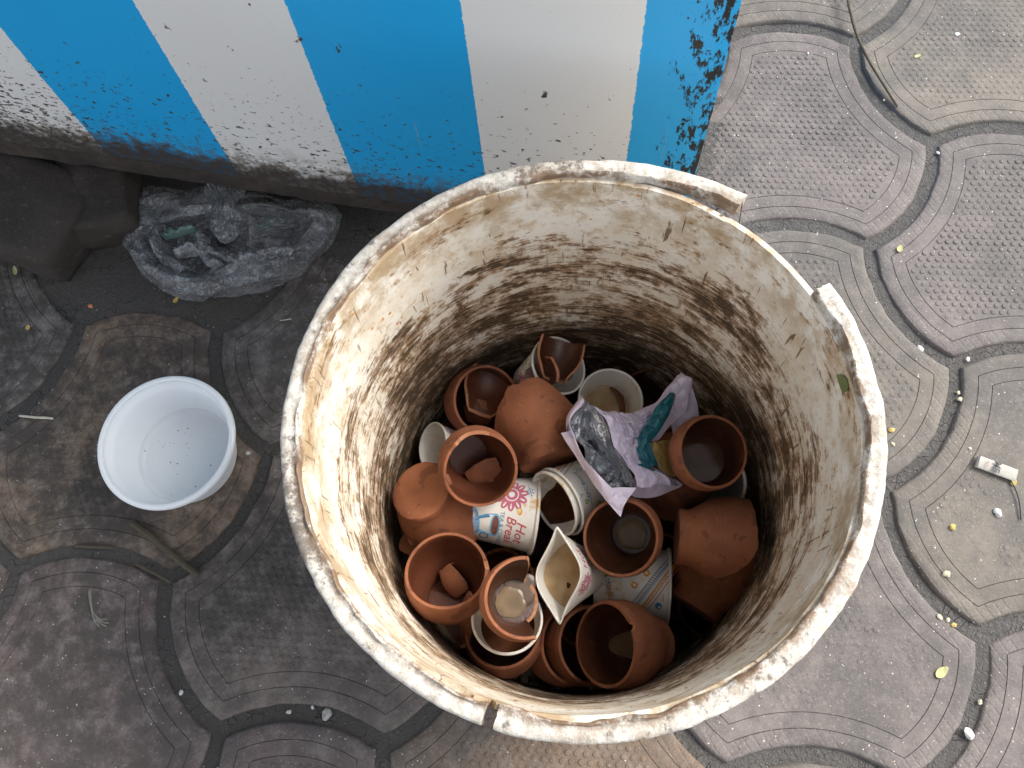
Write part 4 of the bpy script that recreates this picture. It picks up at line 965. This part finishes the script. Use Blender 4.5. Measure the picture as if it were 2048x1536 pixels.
# ------------------------------------------------------------------ white bowl
BC = (P(190, 885, .058)+P(472, 885, .058))/2; bt = P(331, 757, .058); bb = P(331, 1013, .058); BR = (abs(P(190, 885, .058).x-P(472, 885, .058).x)/2+(bt-bb).length/2)/2
BC = Vector((BC.x, (bt.y+bb.y)/2, 0))
PLAST = NT('milky_plastic'); _n = PLAST.noise(PLAST.geo.outputs['Position'], 40, 3, .5)
PLAST.set(PLAST.mix(_n, (.75, .78, .795), (.80, .825, .84)), .30, None, Subsurface_Weight=.25, Subsurface_Radius=(.01, .01, .01)); PLAST = PLAST.m
bowl = empty('plastic_bowl', loc=BC); tag(bowl, 'empty white round plastic bowl standing on the rusty brown tile', 'bowl')
def lathe_obj(name, pts, mat, parent, n=96, closed=False):
    V = []; F = []
    for r, z in pts:
        for i in range(n): a = 2*math.pi*i/n; V.append((r*math.cos(a), r*math.sin(a), z))
    m = len(pts)
    for j in range(m-1 if not closed else m):
        for i in range(n): F.append((j*n+i, j*n+(i+1) % n, ((j+1) % m)*n+(i+1) % n, ((j+1) % m)*n+i))
    return mesh_obj(name, V, F, mat, parent, merge=1e-6, sharp=50)
r0 = BR
lathe_obj('bowl_wall', [(0, .0015), (r0*.66, .0015), (r0*.70, .0), (r0*.73, .0008), (r0*.755, .008), (r0*.81, .024), (r0*.87, .042), (r0*.895, .0475), (r0*.925, .049), (r0*.93, .0555),
    (r0*.915, .0555), (r0*.908, .0505), (r0*.875, .0485), (r0*.85, .042), (r0*.79, .024), (r0*.735, .0085), (r0*.70, .004), (r0*.66, .0030), (0, .0030)], PLAST, bowl)
lathe_obj('rim', [(r0*.92, .0560), (r0*.925, .0582), (r0*.95, .0590), (r0*.985, .0585), (r0*1.0, .0568), (r0*1.0, .0535), (r0*.99, .0530), (r0*.985, .0555), (r0*.95, .0565)], PLAST, bowl, closed=True)
WATER = NT('thin_water'); WATER.set((.66, .70, .73), .04, WATER.bump(WATER.noise(WATER.geo.outputs['Position'], 35, 2), .0008, .3))
_tr = WATER.n.new('ShaderNodeBsdfTransparent'); _mx = WATER.n.new('ShaderNodeMixShader'); _mx.inputs[0].default_value = .15; WATER.l.new(_tr.outputs[0], _mx.inputs[1]); WATER.l.new(WATER.b.outputs[0], _mx.inputs[2]); WATER.l.new(_mx.outputs[0], WATER.out.inputs[0]); WATER = WATER.m
lathe_obj('water', [(0, .0095), (r0*.5, .0095), (r0*.735, .0095)], WATER, bowl)
SPK = plain('soot', (.09, .085, .08), .8)
V = []; F = []
for k in range(34):
    a = rnd.uniform(0, 6.28); q = r0*.68*math.sqrt(rnd.random()); s_ = rnd.choice([.0002, .0003, .0004, .0005, .0008]); b = len(V)
    for d in ((1, 0, 0), (0, 1, 0), (-1, 0, 0), (0, -1, 0), (0, 0, .6)): V.append((q*math.cos(a)+d[0]*s_*1.2, q*math.sin(a)+d[1]*s_, .0097+d[2]*s_))
    F += [(b, b+1, b+4), (b+1, b+2, b+4), (b+2, b+3, b+4), (b+3, b, b+4)]
tag(mesh_obj('dirt_specks', V, F, SPK, bowl), kind='stuff')

# ------------------------------------------------------------------ crumpled carrier bag
bag = empty('plastic_bag', loc=P(450, 490, .0)); tag(bag, 'crumpled see-through grey plastic bag lying open below the striped cabinet', 'plastic bag')
def bagpatch(name, rings, mat=BAG, nu=220, sub=10, seed=0, cr=.0022, crs=55):
    """rings: list of closed outlines (px,py,z), lofted one into the next"""
    RR = [[P(x, y, z) for x, y, z in r] for r in rings]
    def cl(R, u):
        n = len(R); s = (u % 1)*n; i = int(s) % n; w = s-int(s); p0, p1, p2, p3 = R[i-1], R[i], R[(i+1) % n], R[(i+2) % n]
        return .5*((2*p1)+(-p0+p2)*w+(2*p0-5*p1+4*p2-p3)*w*w+(-p0+3*p1-3*p2+p3)*w**3)
    nv = (len(rings)-1)*sub; V = []
    for i in range(nu):
        for j in range(nv+1):
            s = j/sub; k = min(len(rings)-2, int(s)); w = s-k; sw = w
            p = cl(RR[k], i/nu).lerp(cl(RR[k+1], i/nu), sw)
            d = (crump((p.x, p.y, p.z*.6+i*.00), crs, seed)-.35); f = fbm(p, 28, 3, seed); pl = math.sin(i/nu*2*math.pi*23+2.2*f+seed)*.35
            p = p+Vector((nz(p, 45, seed), nz(p, 45, seed+4), 0))*cr*1.2+Vector((0, 0, 1))*(cr*2.2*d+cr*2.0*f+cr*pl)
            p.z = max(p.z, .0015+.001*nz(p, 80)); V.append(p)
    n = nv+1; F = [(i*n+j, ((i+1) % nu)*n+j, ((i+1) % nu)*n+j+1, i*n+j+1) for i in range(nu) for j in range(nv)]
    o = mesh_obj(name, V, F, mat, None, sharp=26); o.parent = bag; o.matrix_parent_inverse = Matrix.Translation(-bag.location); return o
outer = [(250, 395), (300, 368), (360, 372), (420, 368), (480, 380), (545, 398), (610, 396), (672, 415), (682, 445), (655, 498), (600, 548), (545, 575), (500, 588), (440, 597), (390, 602), (335, 586), (285, 550), (258, 505), (238, 470), (242, 430)]
inner_ = [(300, 440), (330, 440), (375, 432), (420, 425), (470, 420), (520, 418), (565, 418), (610, 420), (632, 432), (618, 462), (592, 492), (548, 500), (505, 510), (460, 528), (420, 545), (375, 556), (335, 545), (300, 520), (282, 490), (285, 462)]
r_out = [(x, y, .004) for x, y in outer]
mid1 = [((x*.72+a*.28), (y*.72+b*.28), .027+.007*math.sin(x*.05)) for (x, y), (a, b) in zip(outer, inner_)]
mid2 = [((x*.30+a*.70), (y*.30+b*.70), .034+.008*math.sin(x*.04+y*.03)) for (x, y), (a, b) in zip(outer, inner_)]
r_in = [(x, y, .033) for x, y in inner_]
r_fl = [((x*.78+450*.22), (y*.78+485*.22), .014) for x, y in inner_]
r_c = [((x*.10+450*.90), (y*.10+485*.90), .010) for x, y in inner_]
bagpatch('bag_body', [r_out, mid1, mid2, r_in, r_fl, r_c], seed=2, nu=340, sub=16, cr=.0024, crs=42)
tuft = [[(450+R_*math.cos(a)*sx, y0+R_*.5*math.sin(a), z0) for a in [i*math.pi/5 for i in range(10)]] for (y0, R_, sx, z0) in ((382, 42, 1.0, .052), (405, 20, 1.0, .060), (430, 34, .9, .066), (455, 38, .8, .064), (478, 20, .7, .056))]
bagpatch('knotted_neck', tuft, nu=90, sub=8, seed=7, cr=.0020, crs=80)
hand = [[(x, y, z) for x, y, z in L] for L in ([(470, 395, .05), (520, 385, .046), (580, 405, .04), (640, 408, .038), (640, 425, .036), (585, 425, .04), (530, 412, .046), (480, 420, .052)], [(475, 402, .060), (522, 394, .056), (582, 411, .048), (636, 414, .044), (636, 420, .044), (586, 420, .048), (530, 408, .056), (485, 412, .060)])]
bagpatch('handle', hand, nu=90, sub=6, seed=9, cr=.0016, crs=80)
inn = [[(x, y, z) for x, y, z in L] for L in ([(300, 460, .022), (340, 455, .024), (375, 462, .022), (370, 490, .018), (400, 520, .014), (370, 530, .014), (330, 505, .016)], [(318, 466, .030), (340, 464, .034), (358, 470, .030), (356, 488, .028), (378, 512, .022), (366, 518, .022), (338, 498, .026)])]
bagpatch('inner_fold', inn, nu=80, sub=8, seed=11, cr=.0026, crs=70)
GREEN = mat_film('green_film', (.05, .10, .085), (.12, .19, .17), .35)
def bag_fold(name, LA, LB, mat, seed, cr=.0028, nu=60, nv=24):
    o, _ = patch(name, LA, LB, mat, None, cr=cr, crs=60, seed=seed, nu=nu, nv=nv, bulge=.006); o.parent = bag; o.matrix_parent_inverse = Matrix.Translation(-bag.location)
bag_fold('green_wrapper', [(318, 468, .030), (345, 458, .034), (392, 456, .034)], [(330, 478, .028), (352, 474, .030), (392, 466, .033)], GREEN, 21)
bag_fold('inner_fold', [(345, 495, .030), (400, 478, .032), (450, 505, .030), (520, 500, .036), (590, 492, .040)], [(360, 520, .024), (410, 512, .026), (455, 530, .026), (520, 520, .034), (588, 508, .038)], BAG, 23)
bag_fold('inner_fold', [(300, 480, .036), (318, 520, .030), (360, 550, .028)], [(318, 475, .030), (340, 512, .024), (385, 540, .026)], BAG, 25)
bag_fold('inner_fold', [(480, 425, .044), (505, 455, .040), (488, 500, .036)], [(488, 422, .046), (516, 452, .042), (504, 500, .034)], BAG, 27)
bag_fold('inner_fold', [(395, 470, .030), (400, 510, .026), (430, 545, .030)], [(420, 470, .034), (425, 505, .028), (455, 535, .030)], BAG, 29)

# ------------------------------------------------------------------ litter on the paving
def tube(name, pts, rad, mat, label, cat, group=None, n=8, rough=.0004, taper=1.0, parent=None):
    W_ = [P(*p) for p in pts]; m = max(24, len(pts)*8); V = []; F = []; L = [lerpline(W_, i/m) for i in range(m+1)]
    o0 = Vector(L[0])
    for i, p in enumerate(L):
        p = Vector(p); q = Vector(L[min(m, i+1)])-Vector(L[max(0, i-1)]); q.normalize(); s_ = q.cross(Vector((0, 0, 1))); s_.normalize(); t_ = s_.cross(q)
        r = rad*(1-(1-taper)*i/m)*(1+.25*nz(p, 150)); 
        if i in (0, m): r *= .55
        for k in range(n): a = 2*math.pi*k/n; V.append(p-o0+s_*math.cos(a)*r+t_*math.sin(a)*r+Vector((nz(p, 90), nz(p, 90, 3), 0))*rough)
    for i in range(m):
        for k in range(n): F.append((i*n+k, i*n+(k+1) % n, (i+1)*n+(k+1) % n, (i+1)*n+k))
    F.append(tuple(reversed(range(n)))); F.append(tuple(m*n+k for k in range(n)))
    o = mesh_obj(name, V, F, mat, parent); o.location = o0
    if label: tag(o, label, cat, group)
    return o
BARK = mat_rag('weathered_stick', (.03, .024, .015), (.12, .095, .06)); BONE = mat_rag('bare_wood', (.45, .41, .32), (.62, .58, .47)); WIRE = plain('black_wire', (.03, .03, .03), .4)
tube('stick', [(1690, -40, .012), (1700, 20, .012), (1716, 75, .011), (1740, 125, .009), (1768, 170, .006), (1795, 214, .0022)], .0019, BARK, 'long thin curved stick across the tiles at the top right', 'stick', taper=.7)
tube('stick', [(262, 1043, .0028), (300, 1072, .0032), (345, 1110, .0030), (396, 1150, .0026)], .0032, BARK, 'thick dirty stick below the white bowl across the tile corner', 'stick')
tube('stick', [(272, 1127, .002), (300, 1142, .0022), (342, 1164, .002)], .0015, BARK, 'short thin twig beside the thick stick below the bowl', 'stick')
tube('stick', [(150, 1093, .001), (225, 1096, .001)], .0012, BARK, 'tiny twig lying in the joint left of the thick stick', 'stick')
tube('matchstick', [(38, 832, .0018), (106, 837, .0018)], .0013, BONE, 'pale bare matchstick on the tiles left of the white bowl', 'matchstick')
tube('wire', [(1970, 925, .002), (2000, 938, .003), (2024, 965, .003), (2038, 1000, .003), (2042, 1040, .002)], .0007, WIRE, 'thin dark curved wire starting under the paper stub at the right', 'wire', rough=0)
tube('wire', [(1487, 384, .338), (1484, 410, .334), (1478, 448, .325)], .0004, BARK, 'fine bristle poking out of the broken end of the tub rim', 'bristle', rough=0)
tube('straw', [(560, 641, .0015), (583, 638, .0015)], .0006, BONE, 'tiny pale straw on the dark ground between the bag and the tub', 'straw')
# frayed string
CORD = mat_rag('frayed_fibre', (.13, .12, .10), (.28, .27, .24)); fr_ = empty('frayed_string', loc=P(190, 1225, .002)); tag(fr_, 'frayed grey string end on the mauve tile at the lower left', 'string')
for k in range(26):
    dx, dy = rnd.uniform(-5, 5), rnd.uniform(-5, 5)
    if k < 8: pts = [(180+dx*.7, 1180+dy, .003), (182+dx*.5, 1205+dy, .004), (186+dx*.4, 1228, .004), (196+dx, 1240+dy, .003)]
    else: pts = [(186+dx*.5, 1228+dy*.4, .004), (196+dx*1.2, 1242+dy, .005), (208+dx*2.2, 1246+dy*1.9, .002)]
    t_ = tube('fibre', pts, .00035, CORD, None, None, n=5, rough=.0006); t_.location -= fr_.location; t_.parent = fr_
# paper stub with ME
stub = empty('paper_stub', loc=P(1992, 938, .002)); tag(stub, 'flattened white cigarette stub printed ME on the tile at the right edge', 'cigarette stub')
sa, sb = P(1952, 922, .003), P(2032, 952, .003); sdir = (sb-sa).normalized(); sn = Vector((-sdir.y, sdir.x, 0)); sl = (sb-sa).length; hw = .0062
V = []; F = []; nl = 20; nk = 14
for i in range(nl+1):
    for k in range(nk):
        a = 2*math.pi*k/nk; p = sa+sdir*sl*i/nl+sn*hw*math.cos(a)+Vector((0, 0, .0010+.0012*math.sin(a)*(1+.2*nz((i, k, 0), .5)))); V.append(p-stub.location)
for i in range(nl):
    for k in range(nk): F.append((i*nk+k, (i+1)*nk+k, (i+1)*nk+(k+1) % nk, i*nk+(k+1) % nk))
F.append(tuple(range(nk))); F.append(tuple(nl*nk+k for k in reversed(range(nk))))
mesh_obj('paper_tube', V, F, mat_rag('stub_paper', (.34, .325, .285), (.44, .42, .37), 120), stub)
V = [(p*1.03) for p in []]; 
def stub_text(body, f, size, col):
    pr = Print(); pr.text(col, body, 0, 0, size, bold=.04*size if col == 'black' else 0)
    Vt, Ft = pr.d[col]; base = sa+sdir*sl*f
    mesh_obj('printed_lettering', [base-sn*x*.001+sdir*y*.001*(-1)*-1+Vector((0, 0, .0041))-stub.location for x, y, k in Vt], Ft, INK[col], stub, smooth=False)
stub_text('ME', .47, 8.5, 'black'); stub_text('PREM', .24, 3.0, 'brown')
mesh_obj('end_band', [sa+sdir*sl*f+sn*hw*c_*1.02+Vector((0, 0, .0030 if abs(c_) < .5 else .0030))-stub.location for f in (0.0, .05) for c_ in (-1, -.45, .45, 1)], [(0, 1, 5, 4), (1, 2, 6, 5), (2, 3, 7, 6)], INK['black'], stub)
# leaves, petals and crumbs
LEAFY = mat_rag('yellow_leaf', (.36, .36, .15), (.48, .47, .24)); LEAFG = mat_rag('olive_leaf', (.09, .11, .03), (.16, .18, .06)); LEAFB = mat_rag('ochre_leaf', (.45, .30, .08), (.62, .46, .16))
CRUMB = mat_rag('pale_crumb', (.42, .38, .24), (.56, .52, .40)); CHALK = mat_rag('white_lump', (.45, .45, .43), (.62, .62, .59)); BRICK = mat_rag('red_chip', (.62, .18, .09), (.70, .26, .14)); YEL = mat_rag('yellow_petal', (.42, .32, .08), (.50, .40, .14)); GRV = mat_rag('grey_gravel', (.25, .24, .22), (.42, .40, .37))
def leaf(px, py, z, L, Wd, rot, mat, label, cat='leaf', nrm=None, fold=.25, name='leaf'):
    V = []; F = []; n = 14; m = 7
    for side in (0, 1):
        for i in range(n+1):
            f = i/n; w = Wd*math.sin(math.pi*f**.8)**.7*.5+.00015
            for j in range(m):
                v = (j/(m-1)-.5)*2; x = (f-.5)*L; y = v*w; zz = abs(v)*w*fold+.12*L*(f-.5)**2*4*.5+.0003*nz((x, y, rot), 300)-side*.00025
                V.append((x, y, zz))
    N = (n+1)*m
    for i in range(n):
        for j in range(m-1): a = i*m+j; F.append((a, a+m, a+m+1, a+1)); F.append((N+a, N+a+1, N+a+m+1, N+a+m))
    o = mesh_obj(name, V, F, mat); w = P(px, py, z); M_ = Matrix.Rotation(math.radians(rot), 4, 'Z')
    if nrm is not None: M_ = Vector(nrm).to_track_quat('Z', 'Y').to_matrix().to_4x4() @ M_
    M_.translation = w; o.matrix_world = M_; tag(o, label, cat); return o
leaf(1835, 112, .001, .008, .0035, 20, LEAFY, 'small folded yellow leaf on the top right tile beside the long stick')
leaf(1800, 497, .001, .009, .0055, 60, LEAFY, 'small pale yellow leaf on the corner of the mauve tile right of the tub rim')
leaf(1884, 1344, .0015, .014, .0075, 35, LEAFY, 'largest pale green petal on the mauve tile at the lower right', fold=.1)
leaf(2027, 962, .001, .010, .0055, 75, YEL, 'bright yellow petal touching the end of the cigarette stub', 'petal', name='petal')
leaf(30, 541, .004, .012, .0045, 110, LEAFY, 'narrow pale leaf on the ground below the wide stone')
leaf(352, 600, .002, .008, .0045, 60, LEAFB, 'little ochre leaf just below the grey bag')
leaf(56, 655, .002, .006, .0045, 100, LEAFB, 'round ochre leaf scrap on the grey tile at the left edge')
_a = math.atan2(*( (P(1687, 765, .315)-TC).yx)) if False else math.atan2((P(1687, 765, .31)-TC).y, (P(1687, 765, .31)-TC).x)
# leaf stuck on the inner wall: find the height at which the pixel ray meets the wall
zz_ = min([.20+.001*k for k in range(130)], key=lambda z: abs(math.hypot((P(1687, 765, z)-TC).x, (P(1687, 765, z)-TC).y)-(.1488+.0142*z/.34-.0012)))
leaf(1687, 765, zz_, .013, .0085, 200, LEAFG, 'dark olive leaf stuck to the right inner wall of the tub', nrm=(-math.cos(_a), -math.sin(_a), .25), fold=.1)
def crumb(px, py, z, size, mat, label, cat='crumb', name='crumb', seed=0, flat=.5, group=None):
    b = bmesh.new(); bmesh.ops.create_icosphere(b, subdivisions=2, radius=1)
    for v in b.verts: r = 1+.45*fbm(v.co, 1.4, 3, seed); v.co = Vector((v.co.x*size*r, v.co.y*size*r*.75, v.co.z*size*r*flat))
    me = bpy.data.meshes.new(name); b.to_mesh(me); b.free(); me.materials.append(mat); o = bpy.data.objects.new(name, me); COL.objects.link(o)
    o.location = P(px, py, z+size*flat*.6); o.rotation_euler = (0, 0, seed*2.1); tag(o, label, cat, group); return o
crumb(1996, 1026, 0, .0046, CHALK, 'white smooth lump on the tan tile below the cigarette stub', seed=1)
crumb(1905, 1054, 0, .0034, YEL, 'yellow crumb on the tan tile left of the white lump', seed=2)
crumb(1893, 1148, 0, .0038, CRUMB, 'knobbly pale crumb on the tan tile near its lower groove', seed=3)
crumb(1879, 1234, 0, .0030, CRUMB, 'pale crumb in the joint, leftmost of three below the tan tile', seed=4)
crumb(1896, 1240, 0, .0022, CRUMB, 'small pale crumb in the joint, middle one of three below the tan tile', seed=5)
crumb(1908, 1250, 0, .0024, LEAFB, 'brownish crumb in the joint, rightmost of three below the tan tile', seed=6)
crumb(1938, 1468, -.002, .0050, CHALK, 'ragged white lump in the joint at the lower right', seed=7)
crumb(1960, 1404, -.002, .0024, CRUMB, 'small crumb in the joint above the ragged white lump', seed=8)
crumb(1823, 702, -.002, .0034, CHALK, 'left of two white plaster flakes in the joint right of the tub', seed=9, flat=.3)
crumb(1841, 697, -.002, .0036, CHALK, 'right of two white plaster flakes in the joint right of the tub', seed=10, flat=.3)
crumb(1936, 718, -.002, .0026, CHALK, 'white flake at the meeting of three joints right of the tub', seed=11, flat=.3)
crumb(1915, 68, 0, .0030, CHALK, 'white torn scrap on the tile at the top right', seed=12, flat=.15)
crumb(1876, 306, -.002, .0022, CHALK, 'white crumb at the joint corner right of the studded mauve tile', seed=13)
crumb(1616, 107, 0, .0016, CHALK, 'tiny white grain on the upper groove of the studded mauve tile', seed=14)
crumb(1783, 860, 0, .0030, LEAFB, 'upper ochre crumb close to the right side of the tub', seed=15)
crumb(1786, 888, 0, .0022, CRUMB, 'lower pale crumb close to the right side of the tub', seed=16)
crumb(1917, 785, -.002, .0022, CRUMB, 'yellowish crumb in the upright joint right of the tub, upper of two', seed=17)
crumb(1920, 798, -.002, .0028, CRUMB, 'yellowish crumb in the upright joint right of the tub, lower of two', seed=18)
crumb(181, 612, .001, .0030, BRICK, 'orange red brick chip on the ground below the grey bag', 'chip', 'brick_chip', seed=19)
crumb(655, 1428, -.003, .0052, GRV, 'flat grey pebble in the joint below the tub', 'pebble', 'pebble', seed=20)
crumb(578, 1424, -.002, .0024, CHALK, 'white grain in the joint left of the flat grey pebble', seed=21)
crumb(625, 1415, -.002, .0018, CHALK, 'smallest white grain between the tub and the flat grey pebble', seed=22)
crumb(362, 1385, -.002, .0026, CHALK, 'white grain in the joint at the lower left', seed=23)
crumb(496, 906, .001, .0024, CHALK, 'white grain on the dark ground right of the bowl', seed=24)
crumb(1940, 897, 0, .0020, CHALK, 'white grain near the cigarette stub upper left', seed=25)
crumb(1768, 200, -.001, .0016, CRUMB, 'pale grain beside the tip of the long stick', seed=26)
def dust(name, n, region, size, mats, seed, zf, kindlabel):
    r_ = random.Random(seed); V = []; F = []; fm = []
    for k in range(n):
        x, y = r_.uniform(region[0], region[2]), r_.uniform(region[1], region[3])
        w = P(x, y, 0); s_ = size*r_.choice([.4, .5, .6, .8, 1.0, 1.6]); b = len(V); z = zf+s_*.3; a0 = r_.uniform(0, 6)
        hgt = r_.uniform(.3, .8)
        for q in range(5): a = a0+q*1.257; V.append((w.x+s_*math.cos(a)*r_.uniform(.6, 1.2), w.y+s_*math.sin(a)*r_.uniform(.6, 1.2), z-s_*.4))
        V.append((w.x, w.y, z+s_*hgt)); mi = r_.randrange(len(mats))
        for q in range(5): F.append((b+q, b+(q+1) % 5, b+5)); fm.append(mi)
    o = mesh_obj(name, V, F, mats, None, fm=fm, smooth=False); tag(o, kindlabel, 'grit', kind='stuff'); return o
dust('grit', 1500, (1380, -60, 2110, 1600), .00045, [CHALK, CRUMB, GRV, GRV], 5, .0005, 'scattered pale grit on the tiles right of the tub')
dust('grit', 1100, (-60, 540, 1400, 1600), .00045, [CHALK, GRV, GRV, SPK], 6, .0005, 'scattered fine grit on the tiles left of and below the tub')
